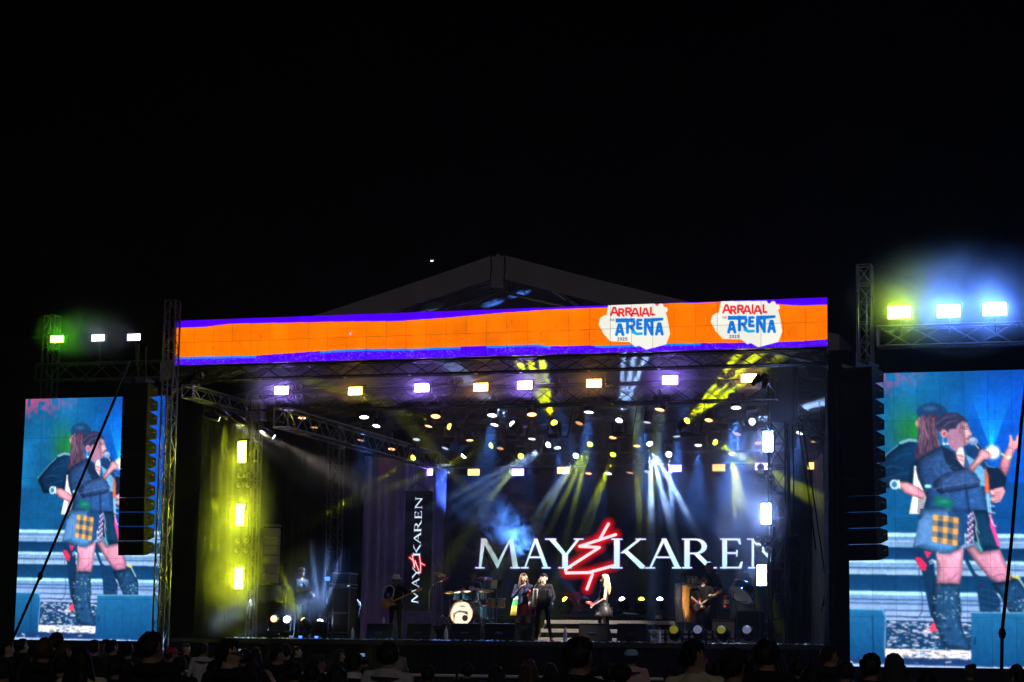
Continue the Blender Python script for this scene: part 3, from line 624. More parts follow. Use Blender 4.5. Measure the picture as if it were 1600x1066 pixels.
# ---- drapes
def drape(label, p0, p1, z0, z1, matname, folds, amp=0.09, name='drape', seed=0):
    p0 = Vector((*p0, 0)); p1 = Vector((*p1, 0)); d = p1-p0; nrm = Vector((d.y, -d.x, 0)).normalized(); r = random.Random(seed)
    ph = [r.uniform(0, 6) for _ in range(4)]; nu, nv = folds*8, 10; c = (p0+p1)/2; vs_ = []
    for j in range(nv+1):
        for i in range(nu+1):
            u = i/nu; v = j/nv; k = amp*(0.45+0.55*(1-v))*math.sin(2*math.pi*folds*u+ph[0]+0.8*math.sin(5*u+ph[1])) + amp*0.5*math.sin(2*math.pi*folds*0.37*u+ph[2]+v)
            p = p0+d*u+nrm*k-c; vs_.append((p.x, p.y, z0+(z1-z0)*v))
    o = MB().add(vs_, [(j*(nu+1)+i, j*(nu+1)+i+1, (j+1)*(nu+1)+i+1, (j+1)*(nu+1)+i) for j in range(nv) for i in range(nu)], 0, True).build(name, matname, None, c)
    return tag(o, label, 'drape')
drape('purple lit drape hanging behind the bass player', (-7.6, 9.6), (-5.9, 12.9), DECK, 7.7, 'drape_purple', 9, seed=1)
drape('black drape closing the side of the stage behind the ladder mast', (-9.0, 1.0), (-9.0, 13.2), DECK, 8.6, 'black_cloth', 26, seed=2)
drape('black drape across the back of the stage behind the lettering wall', (-8.9, 13.25), (8.0, 13.25), DECK, 8.9, 'black_cloth', 34, seed=3)
drape('pale grey drape at the rear beside the black stage tower', (5.65, 12.95), (6.6, 9.1), DECK, 7.6, 'drape_grey', 7, seed=4)
drape('dark blue side drape beside the larger loudspeaker array', (7.9, 12.9), (7.9, 0.8), DECK, 8.8, 'black_cloth', 26, seed=5)
drape('black scrim covering the loudspeaker tower beside the larger screen', (8.2, -0.9), (8.85, -0.9), 0.02, 9.0, 'black_cloth', 4, 0.04, seed=6)

# ---- black boxes under the hung arrays: crowd barriers in front of the stage
def barrier():
    t = thing('crowd_barrier', 'steel crowd barrier section in front of the stage, mostly hidden by the crowd', 'barrier', (0, 0, 0), 0, 'crowd barrier line before the stage')
    for x in (-1.02, 1.02): MB().bar((x, 0, 0), (x, 0, 1.18), 0.024, 8).build('post', 'aluminium', t)
    MB().bar((-1.02, 0, 1.2), (1.02, 0, 1.2), 0.035, 8).build('top_rail', 'white_paint', t)
    MB().box((0, 0.02, 0.62), (2.0, 0.008, 1.0)).build('panel', 'dull_aluminium', t)
    MB().box((0, 0.45, 0.02), (2.0, 0.9, 0.02)).build('foot_plate', 'dull_aluminium', t)
    for x in (-0.9, 0.9): MB().bar((x, 0.03, 0.9), (x, 0.85, 0.04), 0.02, 6).build('strut', 'aluminium', t)
    return t
br = barrier(); br['label'] = 'steel crowd barrier section before the stage, leftmost of its line'; br.location = (-13.6, -4.0, 0)
for k in range(1, 13):
    c = copy_tree(br); c['label'] = f'steel crowd barrier section before the stage, {ORD[k]} of its line'; c.location = (-13.6+2.1*k, -4.0-random.random()*0.06, 0)

# ---- litter of paper along the stage front
lit = MB(); r = random.Random(5)
for k in range(900):
    x = r.uniform(SX0+1.5, SX1-0.3); y = min(r.expovariate(1.3), 5)-0.02; s = r.uniform(0.02, 0.07); a = r.uniform(0, 6.3); z = DECK+0.004+r.random()*0.02
    c, n_ = math.cos(a)*s, math.sin(a)*s
    lit.add([(x-c, y-n_, z), (x+n_, y-c, z+r.random()*.035), (x+c, y+n_, z), (x-n_, y+c, z+r.random()*.03)], [(0, 1, 2, 3)])
tag(lit.build('paper_litter', 'paper', kind='stuff'), 'white paper confetti scattered along the front edge of the stage', 'litter', kind='stuff')

# ================================================================== LED WALLS
def srgb2lin(C): return np.where(C <= 0.04045, C/12.92, ((C+0.055)/1.055)**2.4)
def led_wall(root, o, ux, uz, cols, rows, C, matname, thick=0.09, gap=0.003, name='led_panel', mats=None):
    """cabinets side by side; C is (nv, nu, 3) with row 0 at the top; o is the root-local lower corner, ux/uz the full edge vectors"""
    nv, nu, _ = C.shape; C = srgb2lin(C); o = Vector(o); ux = Vector(ux); uz = Vector(uz); nrm = ux.cross(uz).normalized()
    W, H = ux.length, uz.length; back = -nrm*thick; mk = MATS[matname]
    r = np.random.default_rng(11)
    for j in range(rows):
        for i in range(cols):
            u0, u1, v0, v1 = i/cols, (i+1)/cols, j/rows, (j+1)/rows
            i0, i1 = int(round(u0*(nu-1))), int(round(u1*(nu-1))); j0, j1 = int(round(v0*(nv-1))), int(round(v1*(nv-1)))
            B = C[j0:j1+1, i0:i1+1]
            if B.std(axis=(0, 1)).max() < 1e-3: B = B[::max(1, B.shape[0]-1), ::max(1, B.shape[1]-1)][:2, :2]
            h, w_, _ = B.shape; B = B*(0.93+0.1*r.random())
            uu = np.linspace(u0+gap/W, u1-gap/W, w_); vv = np.linspace(1-v0-gap/H, 1-v1+gap/H, h)
            ctr = o+ux*((u0+u1)/2)+uz*(1-(v0+v1)/2)
            U, V = np.meshgrid(uu, vv); pts = np.array(o-ctr)+U[..., None]*np.array(ux)+V[..., None]*np.array(uz); pts = pts.reshape(-1, 3)
            q = np.arange(h*w_).reshape(h, w_); fs = np.stack([q[:-1, :-1], q[1:, :-1], q[1:, 1:], q[:-1, 1:]], -1).reshape(-1, 4).tolist()
            base = len(pts); bp = [pts[0], pts[w_-1], pts[-1], pts[-w_]]; bp2 = [Vector(p)+back for p in bp]
            vs_ = pts.tolist()+[tuple(Vector(p)-nrm*0.002) for p in bp]+[tuple(p) for p in bp2]
            k = base; ff = [(k, k+1, k+5, k+4), (k+1, k+2, k+6, k+5), (k+2, k+3, k+7, k+6), (k+3, k, k+4, k+7), (k+4, k+5, k+6, k+7)]
            me = bpy.data.meshes.new(name); me.from_pydata(vs_, [], fs+ff); me.materials.append(mk); me.materials.append(MATS['black_plastic'])
            me.polygons.foreach_set('material_index', [0]*len(fs)+[1]*len(ff))
            at = me.color_attributes.new('pixel', 'FLOAT_COLOR', 'POINT'); cc = np.zeros((len(vs_), 4), np.float32); cc[:, 3] = 1; cc[:base, :3] = B.reshape(-1, 3)
            at.data.foreach_set('color', cc.ravel()); me.update()
            obj(name, me, root, ctr)
def grid_px(o, ux, uz, nu, nv):                 # drawing coordinates of every diode
    o, ux, uz = np.array(o), np.array(ux), np.array(uz)
    U, V = np.meshgrid(np.linspace(0, 1, nu), np.linspace(1, 0, nv)); Wd = o+U[..., None]*ux+V[..., None]*uz
    p = proj(Wd.reshape(-1, 3)).reshape(nv, nu, 2); return p[..., 0], p[..., 1]
led_mat('led_banner', 1.25); led_mat('led_video', 1.3); led_mat('led_wall', 1.35); led_mat('led_strip', 1.25)

# header banner
bn = thing('led_banner', 'wide orange and purple LED header banner with two white festival emblems', 'banner', (-0.575, -0.3, 9.19))
o_ = Vector((-9.25, -0.3, 9.19)); ux_, uz_ = Vector((17.35, 0, 0)), Vector((0, 0, 1.2))
X, Y = grid_px(o_, ux_, uz_, 1500, 104)
led_wall(bn, o_-Vector(bn.location), ux_, uz_, 32, 2, paint_banner(X, Y), 'led_banner', 0.1, 0.0035)
MB().box((0, 0.16, 0.6), (17.3, 0.08, 1.1)).build('support_frame', 'black_steel', bn)
# side screens with the live picture
VID = paint_stage_video(324, 432)
def soften(A, w):
    k = np.exp(-0.5*(np.arange(-3, 4)/w)**2); k /= k.sum(); B = np.pad(A, ((3, 3), (3, 3), (0, 0)), 'edge')
    B = sum(B[i:i+A.shape[0]]*k[i] for i in range(7)); return sum(B[:, i:i+A.shape[1]]*k[i] for i in range(7))
VID = soften(VID, 0.75)*0.86+soften(VID, 3.0)*0.2            # camera softness and glow, then sensor grain and diode rows
VID *= (1+0.10*(np.random.default_rng(21).random(VID.shape[:2])-0.5))[..., None]*(0.97+0.05*np.cos(np.arange(VID.shape[0])*math.pi))[:, None, None]*(0.96+0.08*noise2(VID.shape[:2], (90, 70), 33))[..., None]
VID = np.clip(VID, 0, 1)
def screen(label, a, b, z0, z1, y, cols, rows, rz=0.0):
    t = thing('video_screen', label, 'screen', ((a+b)/2, y, 0), rz)
    W = b-a; led_wall(t, (-W/2, 0, z0), (W, 0, 0), (0, 0, z1-z0), cols, rows, VID, 'led_video', 0.1, 0.002)
    f = MB(); f.box((0, 0.19, (z0+z1)/2), (W-0.1, 0.1, z1-z0-0.1)); f.build('back_frame', 'black_steel', t)
    for x in (-W/2+0.4, W/2-0.4):
        MB().box((x, 0.22, z0/2), (0.12, 0.12, z0)).build('leg', 'black_steel', t); MB().bar((x, 0.25, z1-0.6), (x, 1.9, 0.1), 0.03, 6).build('back_stay', 'dull_aluminium', t)
    MB().box((0, -0.01, z0-0.12), (W, 0.1, 0.2)).build('base_bar', 'black_plastic', t)
    return t
screen('smaller video screen half hidden by a loudspeaker array, showing a singer', -13.9, -9.62, 1.93, 8.44, 0.1, 8, 6)
screen('larger video screen at the frame edge showing a singer in boots', 8.95, 13.62, 1.55, 8.13, -3.0, 9, 6)
# wall at the back of the stage
wl_ = thing('led_wall', 'black LED wall at the back of the stage with big glowing lettering', 'screen', (0, 12.5, DECK))
o_ = Vector((-5.75, 12.5, 2.75)); ux_, uz_ = Vector((10.2, 0, 0)), Vector((0, 0, 4.6))
X, Y = grid_px(o_, ux_, uz_, 900, 404); cv = Canvas(X, Y, (3, 4, 10)); draw_logo(cv)
led_wall(wl_, o_-Vector(wl_.location), ux_, uz_, 12, 5, np.clip(cv.C, 0, 1), 'led_wall', 0.1, 0.001)
for x in (-5.4, -3, -0.6, 1.8, 4.2): MB().box((x, 0.16, (2.75+4.6-DECK)/2), (0.08, 0.08, 2.75+4.6-DECK)).build('post', 'black_steel', wl_)
# hanging strip with the same lettering set upright
ls = thing('led_strip', 'narrow upright hanging LED strip with vertical glowing lettering behind the bass player', 'screen', P(650, 770, 8.0))
tl = P(634, 768, 8.0); br_ = P(672, 955, 8.0); o_ = Vector((tl.x, 8.0, br_.z)); ux_ = Vector((br_.x-tl.x, 0, 0)); uz_ = Vector((0, 0, tl.z-br_.z))
X, Y = grid_px(o_, ux_, uz_, 70, 360); cv = Canvas(X, Y, (4, 5, 14))
def up_logo(p):
    a, b_ = (p[0]-742)/482.0, (888.5-p[1])/47.0
    return (653.3+6.8*a-10.9*b_, 944-167.5*a+2.0*b_*0)
draw_logo(cv, up_logo, 0.30)
led_wall(ls, o_-Vector(ls.location), ux_, uz_, 1, 6, np.clip(cv.C, 0, 1), 'led_strip', 0.08, 0.001)
c = P(650, 768, 8.0)-Vector(ls.location); top = 1.5
MB().bar((-0.42, 0.04, 0.03), (0.46, 0.04, 0.03), 0.03, 8).build('hanging_bar', 'dull_aluminium', ls)
MB().tube([(-0.3, 0.04, 0.05), (-0.08, 0.04, 0.22), (0, 0.04, 0.3), (0.2, 0.04, 0.18), (0.36, 0.04, 0.05)], 0.012).build('sling', 'aluminium', ls)
for x in (-0.03, 0.05): MB().bar((x, 0.04, 0.28), (x, 0.04, top), 0.012, 5).build('hoist_chain', 'aluminium', ls)
MB().tube([(-0.25, 0.04, top+0.35), (0, 0.04, top), (0.25, 0.04, top+0.38)], 0.012).build('bridle', 'aluminium', ls)

# ================================================================== STAGE LIGHTING
AMB, COOL, PURP, YEL, WHT, BLU = (1.0, 0.5, 0.18), (0.07, 0.26, 1.0), (0.55, 0.32, 1.0), (0.72, 0.85, 0.0), (0.34, 0.55, 1.0), (0.08, 0.28, 1.0)
glow('lens_amber', (1.0, 0.48, 0.2), 3.2, 'NONE'); glow('lens_cool', (0.8, 0.87, 1.0), 4, 'NONE'); glow('lens_dimyellow', (0.8, 0.75, 0.05), 0.18, 'NONE'); glow('lens_dimwhite', (0.6, 0.6, 1.0), 0.2, 'NONE'); glow('lens_yellow', (0.85, 0.85, 0.06), 5, 'NONE'); glow('lens_white', (0.75, 0.82, 1.0), 14, 'NONE')
glow('panel_purple', (0.36, 0.20, 1.0), 110); glow('panel_amber', (1.0, 0.48, 0.09), 28); glow('rear_purple', (0.30, 0.18, 1.0), 18); glow('rear_amber', (1.0, 0.50, 0.12), 4); glow('panel_yellow', (0.74, 0.84, 0.02), 210); glow('panel_white', (0.3, 0.45, 1.0), 180)
glow('panel_flood', (0.10, 0.26, 1.0), 260); glow('panel_green', (0.14, 1.0, 0.02), 90); glow('panel_lime', (0.55, 0.9, 0.02), 110); glow('panel_dimwhite', (0.7, 0.7, 1.0), 8)
mat('dark_lens', (0.25, 0.2, 0.16), 0.15, 0.0, 0.1); mat('reflector', (0.6, 0.55, 0.5), 0.25, 0.6, 0.1)
W_PAR, W_BEAM = 50.0, 330000.0

glow('lens_amber_low', (1.0, 0.45, 0.16), 1.1, 'NONE'); glow('lens_cool_low', (0.7, 0.8, 1.0), 1.0, 'NONE')
def make_par(kind, big, low=False):
    r = 0.135 if big else 0.115; t = thing('par_light', 'par', 'stage light')
    tilt = math.radians(20); ax = Vector((0, -math.sin(tilt), -math.cos(tilt))); o = Vector((0, 0, -0.45 if big else -0.4))
    b = MB(); L = 0.34 if big else 0.26
    b.lathe([(0.02, -L-0.03), (r*0.7, -L), (r*0.95, -L*0.6), (r*1.05, 0.0), (r*1.05, 0.03), (r*0.95, 0.03), (r*0.95, 0.005)], 18, 0, o, ax)
    if big: b.box(o-ax*(L*0.8), (0.36, 0.3, 0.22), 0, None, 0.03)
    can = b.build('can', 'black_plastic', t)
    b = MB(); b.disc(o+ax*0.012, ax, r*0.96, 18); b.build('lens', ('lens_amber' if kind == 'a' else 'lens_cool')+('_low' if low else ''), t)
    b = MB(); s = r+0.06
    b.tube([(-s, 0, o.z+0.05), (-s, 0, -0.12), (s, 0, -0.12), (s, 0, o.z+0.05)], 0.014, 5); b.build('yoke', 'black_steel', t)
    b = MB(); b.box((0, 0, -0.06), (0.05, 0.06, 0.14)); b.bar((-0.03, 0, 0), (0.03, 0, 0), 0.045, 8); b.build('clamp', 'dull_aluminium', t)
    spot('par_glow', t, o+ax*0.03, aim(ax), W_PAR*(1.6 if big else 1.0)*(0.5 if kind == 'a' else 30.0), AMB if kind == 'a' else COOL, 30, 0.7, 0.1)
    return t
PARS = [  # px, py, colour, big head
    (472, 652, 'a', 0), (491, 667, 'a', 0), (569, 651, 'c', 1), (589, 665, 'c', 0), (562, 687, 'a', 0), (612, 701, 'a', 0), (681, 650, 'a', 1), (669, 665, 'a', 0), (769, 648, 'c', 1), (773, 663, 'c', 0),
    (831, 647, 'a', 1), (919, 643, 'c', 1), (907, 661, 'a', 0), (651, 686, 'c', 0), (697, 700, 'c', 0), (734, 687, 'a', 0), (782, 700, 'a', 0), (830, 685, 'c', 0), (871, 699, 'c', 0), (958, 683, 'a', 0),
    (919, 739, 'a', 0), (951, 739, 'c', 0), (1030, 639, 'a', 1), (1010, 659, 'c', 0), (1108, 656, 'a', 0), (1150, 636, 'c', 1), (995, 696, 'a', 0), (1058, 681, 'c', 0), (1091, 695, 'c', 0),
    (1153, 678, 'a', 0), (1184, 692, 'a', 0), (984, 738, 'a', 0), (1013, 737, 'c', 0), (1251, 676, 'c', 0), (1273, 689, 'a', 0)]
protos = {}
def par_row(py):
    for k, (lo, hi) in enumerate(((0, 656.5), (656.5, 672), (672, 691.5), (691.5, 710), (710, 800))):
        pass
rows = {}
for p in PARS:
    y = p[1] + (800-p[0])*-0.0  # rows climb slightly towards the near side
    adj = p[1] + (p[0]-800)*0.036
    k = 0 if adj < 654 else 1 if adj < 674 else 2 if adj < 693 else 3 if adj < 725 else 4
    rows.setdefault(k, []).append(p)
ROWN = ['in the lowest front row', 'in the second hung row', 'in the third hung row', 'in the fourth hung row', 'in the rearmost row']
for k, ps in rows.items():
    ps.sort()
    for i, (px, py, kind, big) in enumerate(ps):
        low = (i*7+k*3) % 5 in (1, 3) and not big; key = (kind, big, low)
        Z = 7.98 if k < 4 else 7.3
        lens = PZ(px, py, Z); lens.y = max(lens.y, 1.4); lens = P(px, py, min(lens.y, 11.9))
        if key not in protos: t = protos[key] = make_par(kind, big, low)
        else: t = copy_tree(protos[key])
        t.location = lens + Vector((0, 0, 0.45 if big else 0.4))
        t.rotation_euler = (math.radians(random.uniform(-9, 9)), 0, math.radians(random.uniform(-28, 28)))
        cn = 'amber' if kind == 'a' else 'cool white'
        t['label'] = f"{cn} stage par light, {ORD[i]} {ROWN[k]}"; t['group'] = 'par lights in the roof'
        MB().bar((0, 0, 0), (0, 0, 8.45-t.location.z if t.location.z < 8.3 else 0.1), 0.018, 6).build('drop_pipe', 'dull_aluminium', t)

def make_strobe(w, h, m, proud=0.12, em=None, col_=None, deg=120, W=0):
    t = thing('strobe_light', 's', 'strobe')
    MB().box((0, 0.07, 0), (w+0.06, proud, h+0.06), bev=0.015).build('housing', 'black_plastic', t)
    b = MB(); nx, nz = max(2, round(w/0.07)), max(2, round(h/0.07)); dx, dz = w/nx, h/nz
    for i in range(nx):
        for j in range(nz): b.box((-w/2+dx*(i+.5), 0.003, -h/2+dz*(j+.5)), (dx*0.94, 0.012, dz*0.94))
    b.build('light_panel', m, t)
    MB().tube([(-w/2-0.05, 0.08, 0), (-w/2-0.05, 0.16, h/2+0.07), (w/2+0.05, 0.16, h/2+0.07), (w/2+0.05, 0.08, 0)], 0.012, 5).build('bracket', 'black_steel', t)
    return t
S_A, S_P = make_strobe(0.38, 0.2, 'panel_amber'), make_strobe(0.38, 0.2, 'panel_purple'); first = {'a': 1, 'p': 1}
R_A, R_P = make_strobe(0.38, 0.2, 'rear_amber'), make_strobe(0.38, 0.2, 'rear_purple'); first.update(ra=1, rp=1)
def put_strobe(px, py, Y, k, label, group, rear=False):
    src = {'a': S_A, 'p': S_P, 'ra': R_A, 'rp': R_P}[('r' if rear else '')+k]; k = ('r' if rear else '')+k
    t = src if first[k] else copy_tree(src); first[k] = 0
    t.location = P(px, py, Y); t['label'] = label; t['group'] = group; return t
for i, (px, py, k) in enumerate([(440, 610, 'p'), (555, 611, 'a'), (659, 606, 'p'), (751, 605, 'a'), (820, 602, 'p'), (928, 599, 'a'), (1047, 594, 'p'), (1170, 591, 'a')]):
    put_strobe(px, py, 0.88, k, f"{'amber' if k == 'a' else 'purple'} haloed strobe panel on the front truss, {ORD[i]} of eight", 'strobes on the front truss')
for i, (px, py, k) in enumerate([(667, 738, 'p'), (740, 738, 'a'), (809, 738, 'p'), (880, 735, 'a'), (1055, 732, 'p'), (1123, 731, 'a'), (1190, 729, 'p'), (1272, 728, 'a')]):
    put_strobe(px, py, 11.9, k, f"{'amber' if k == 'a' else 'purple'} haloed strobe panel on the rear truss, {ORD[i]} of eight", 'strobes on the rear truss', True)
NM = ['topmost', 'middle', 'lowest']
for i, (px, py) in enumerate([(378, 706), (375, 805), (373, 903)]):
    t = make_strobe(0.22, 0.55, 'panel_yellow'); t.location = P(px, py, 0.85); t['label'] = f"{NM[i]} upright yellow strobe on the thin ladder mast"; t['group'] = 'yellow strobes on the ladder mast'
for i, (px, py) in enumerate([(1200, 690), (1197, 803), (1190, 899)]):
    t = make_strobe(0.23, 0.5, 'panel_white'); t.location = P(px, py, 1.25); t['label'] = f"{NM[i]} upright white strobe on the black stage tower"; t['group'] = 'white strobes on the black tower'
for i, (px, py, m, w_) in enumerate([(89, 530, 'panel_green', 'green haloed'), (153, 528, 'panel_dimwhite', 'dim white'), (209, 527, 'panel_dimwhite', 'wire crossed white')]):
    t = make_strobe(0.38, 0.17, m); t.name = 'flood_light'; t['category'] = 'floodlight'; t.location = P(px, py, 0.2); t['label'] = f"{w_} floodlight above the smaller video screen"
    MB().bar((0, 0.12, -0.1), (0, 0.2, 9.35-t.location.z), 0.02, 6).build('stand', 'dull_aluminium', t)
for i, (px, py, m, w_) in enumerate([(1405, 488, 'panel_lime', 'lime green glowing'), (1482, 486, 'panel_flood', 'glaring white middle'), (1554, 483, 'panel_flood', 'glaring white outermost')]):
    t = make_strobe(0.5, 0.27, m); t.name = 'flood_light'; t['category'] = 'floodlight'; t.location = P(px, py, -2.85); t['label'] = f"{w_} floodlight above the larger video screen"
    MB().bar((0, 0.12, -0.12), (0, 0.2, P(px, 520, -2.85).z-t.location.z), 0.02, 6).build('stand', 'dull_aluminium', t)

def make_blinder():
    t = thing('blinder_light', 'b', 'blinder')
    MB().box((0, 0.1, 0), (0.12, 0.06, 0.12)).box((0, 0.1, 0), (0.4, 0.04, 0.04), 0, Matrix.Rotation(0.8, 3, 'Y')).box((0, 0.1, 0), (0.4, 0.04, 0.04), 0, Matrix.Rotation(-0.8, 3, 'Y')).build('frame', 'black_steel', t)
    for x in (-0.13, 0.13):
        for z in (-0.13, 0.13):
            c = MB().lathe([(0.02, 0.14), (0.08, 0.12), (0.1, 0.02), (0.1, -0.02), (0.09, -0.02), (0.085, 0.0)], 14, 0, (x, 0.05, z), (0, 1, 0)).build('lamp_can', 'black_plastic', t)
            MB().lathe([(0.001, 0.05), (0.05, 0.035), (0.085, 0.0)], 14, 0, (x, 0.045, z), (0, 1, 0)).build('reflector', 'reflector', c)
    return t
bl = make_blinder(); fst = True
for (px, py, Y, lab) in [(460, 612, 0.9, 'unlit four lamp blinder on the front truss beside the leftmost purple strobe'), (709, 603, 0.9, 'unlit four lamp blinder on the front truss just before the second amber strobe'),
                         (873, 603, 0.9, 'unlit four lamp blinder at the middle of the front truss'), (1134, 592, 0.9, 'unlit four lamp blinder on the front truss near the black tower'),
                         (380, 750, 0.85, 'upper unlit four lamp blinder on the thin ladder mast'), (377, 852, 0.85, 'lower unlit four lamp blinder on the thin ladder mast'),
                         (1196, 738, 1.25, 'upper dark four lamp blinder on the black stage tower'), (1192, 850, 1.25, 'lower dark four lamp blinder over the last letter')]:
    t = bl if fst else copy_tree(bl); fst = False; t.location = P(px, py, Y); t['label'] = lab; t['group'] = 'four lamp blinders'

# ---- moving heads with beams
_bm = {}
def beam_meshes():
    b = MB(); b.lathe([(0.03, 0.34), (0.12, 0.30), (0.135, 0.1), (0.11, 0.0), (0.105, -0.01), (0.09, -0.01), (0.09, 0.01)], 16, 0, (0, 0, 0), (0, 0, 1)); _bm['head'] = b.mesh('head', 'black_plastic')
    for k in ('lens_yellow', 'lens_white', 'lens_amber', 'lens_dimyellow', 'lens_dimwhite'): _bm[k] = MB().lathe([(0.088, 0.0), (0.08, -0.03), (0.055, -0.055), (0.02, -0.068), (0.001, -0.07)], 14).mesh('lens', k)
    b = MB(); b.box((0, 0, 0.36), (0.3, 0.26, 0.12), bev=0.02); _bm['base'] = b.mesh('base', 'black_plastic')
    b = MB(); 
    for s in (-1, 1): b.box((s*0.17, 0, 0.18), (0.035, 0.1, 0.34), bev=0.01)
    b.box((0, 0, 0.335), (0.37, 0.12, 0.04)); _bm['yoke'] = b.mesh('yoke', 'black_plastic')
beam_meshes()
def beam(label, px, py, Y, c, to, n=3, spread=5.0, size=3.0, W=1.0, floor=False, group='beam lights in the roof', off=False, dim=False):
    """a moving head at the pixel's place at depth Y whose beams point to the place `to`"""
    p = P(px, py, Y); t = thing('beam_light', label, 'beam light', p, 0, group); d = (to-p).normalized(); q = aim(d)
    flip = Matrix.Rotation(math.pi, 4, 'X').to_quaternion() if floor else Quaternion()
    for k in ('base', 'yoke'):
        o = obj(k, _bm[k], t); o.rotation_mode = 'QUATERNION'; o.rotation_quaternion = flip
    h = obj('head', _bm['head'], t); l = obj('lens', _bm[('lens_dimyellow' if c == YEL else 'lens_dimwhite') if dim else 'lens_yellow' if c == YEL else 'lens_white' if c != AMB else 'lens_amber'], t)
    for o in (h, l): o.rotation_mode = 'QUATERNION'; o.rotation_quaternion = q
    if floor and Y < 5 and p.z > 6: MB().tube([(0, 0, -0.36), (0.3, 0.25, -0.36), (0.3, 0.9, 8.5-p.z)], 0.018, 6).build('mount_arm', 'black_steel', t)
    if not floor: MB().bar((0, 0, 0.4), (0, 0, max(0.45, 8.45-p.z)), 0.018, 6).build('drop_pipe', 'dull_aluminium', t)
    if off: return t
    side = d.cross(Vector((0, 1, 0))).normalized()            # beams fan out across the picture
    for k in range(n):
        a = math.radians(spread)*(k-(n-1)/2)/max(1, (n-1)/2) if n > 1 else 0
        spot('beam', t, d*0.1, aim(d*math.cos(a)+side*math.sin(a)), W_BEAM*W*0.5, c, size*1.5, 1.0, 0.06)
    return t
def B(lab, px, py, Y, c, tx, ty, dY, **k): return beam(lab, px, py, Y, c, P(tx, ty, Y+dY), **k)
B('white beam light throwing its rays up towards the left roof truss', 801, 663, 2.6, WHT, 690, 555, -1, n=3, spread=3, W=1.33, floor=True)
B('yellow beam light fanning up above the accordion player', 866, 661, 2.6, YEL, 846, 610, -1, n=3, spread=8, W=1.02, floor=True)
B('faint yellow beam light pointing left from the second row', 703, 667, 2.6, YEL, 620, 640, -1, n=1, W=0.15, floor=True)
B('white beam light fanning up under the first banner emblem', 967, 658, 2.6, WHT, 990, 560, -1, n=3, spread=9, W=1.22, floor=True)
B('yellow beam light fanning up right under the second banner emblem', 1073, 658, 2.6, YEL, 1140, 595, -1, n=3, spread=8, W=1.22, floor=True)
B('white beam light slanting down left over the drums', 857, 695, 9, WHT, 808, 728, -1, n=3, spread=5, W=0.7)
B('yellow beam light slanting down beside the middle of the rig', 922, 694, 9, YEL, 900, 740, -1, n=3, spread=8, W=0.4)
B('yellow beam light pointing down left above the drummer', 768, 696, 9, YEL, 700, 725, -1, n=1, W=0.5)
B('white beam light pointing down towards the hanging strip', 725, 712, 9.5, WHT, 655, 785, -0.5, n=2, spread=2, W=0.5)
B('small yellow beam light beside a rear purple strobe', 814, 713, 9.5, YEL, 800, 733, -1, n=1, W=0.4)
B('small white beam light pointing down by the rear strobes', 900, 712, 9.5, WHT, 876, 752, -1, n=2, spread=5, W=0.5)
B('yellow beam light falling steeply above the red ampersand', 958, 710, 9.5, YEL, 935, 770, -1, n=2, spread=4, W=0.4)
B('brilliant white beam light fanning down at the middle right', 1015, 693, 9, WHT, 1036, 775, -1, n=3, spread=11, size=3.6, W=0.75)
B('small white beam light above the rear purple strobe', 1045, 710, 9.5, WHT, 1047, 745, -1, n=1, W=0.5)
B('yellow beam light slanting down right towards the black tower', 1117, 691, 9, YEL, 1195, 735, -1, n=2, spread=3, W=0.6)
B('yellow beam light falling on the smoke beside the black tower', 1143, 708, 9.5, YEL, 1158, 800, -0.3, n=3, spread=6, W=1.0)
B('white beam light shining right behind the top tower strobe', 1175, 659, 6, WHT, 1210, 650, -1, n=1, W=0.6)
B('yellow beam light at the left end of the third row', 646, 715, 9.5, YEL, 600, 745, -1, n=1, W=0.5)
FL = 'beam lights on the stage floor'
B('yellow floor beam light leaning left on the rear riser', 883, 937, 8.6, YEL, 850, 900, -0.5, n=1, W=0.25, floor=True, group=FL)
B('blue floor beam light throwing long rays up left past the lettering', 911, 937, 8.6, BLU, 796, 828, 2.6, n=1, size=11, W=0.2, floor=True, group=FL)
B('blue white floor beam light just behind the blonde performer', 972, 937, 8.6, BLU, 950, 880, -0.5, n=2, spread=5, W=0.3, floor=True, group=FL)
B('yellow floor beam light with two upright rays on the rear riser', 1002, 937, 8.6, YEL, 1004, 880, -0.4, n=2, spread=7, W=0.3, floor=True, group=FL)
B('blue white floor beam light beside the tall white drum', 1031, 937, 8.6, BLU, 1031, 880, -0.4, n=3, spread=7, W=0.3, floor=True, group=FL)
B('yellow floor beam light fanning up left at the stage wing', 475, 970, 1.2, YEL, 425, 905, 0.3, n=3, spread=13, W=0.2, floor=True, group=FL)
B('white floor beam light fanning straight up at the stage wing', 500, 972, 1.2, WHT, 508, 900, 0.3, n=3, spread=14, W=0.09, floor=True, group=FL)
beam('orange lensed floor beam light beside the speaker stack, no rays', 428, 967, 1.2, AMB, P(425, 967, -3), floor=True, group=FL, off=True)
beam('dim white lensed floor beam light at the stage wing, no rays', 448, 968, 1.2, WHT, P(440, 965, -3), floor=True, group=FL, off=True)
for i, (px, c, lab) in enumerate([(1053, YEL, 'dark floor moving head with a yellow lens below the guitar'), (1090, WHT, 'dark floor moving head with a violet white lens in front of the guitarist'),
                                  (1127, YEL, 'dark floor moving head with a yellow lens in front of the tan amplifier'), (1167, WHT, 'dark floor moving head with a white lens before the road case')]):
    t = beam(lab, px, 984, 0.9, c, P(px-14, 940, -0.6), floor=True, group=FL, off=True, dim=True); t.scale = (1.25, 1.25, 1.25)
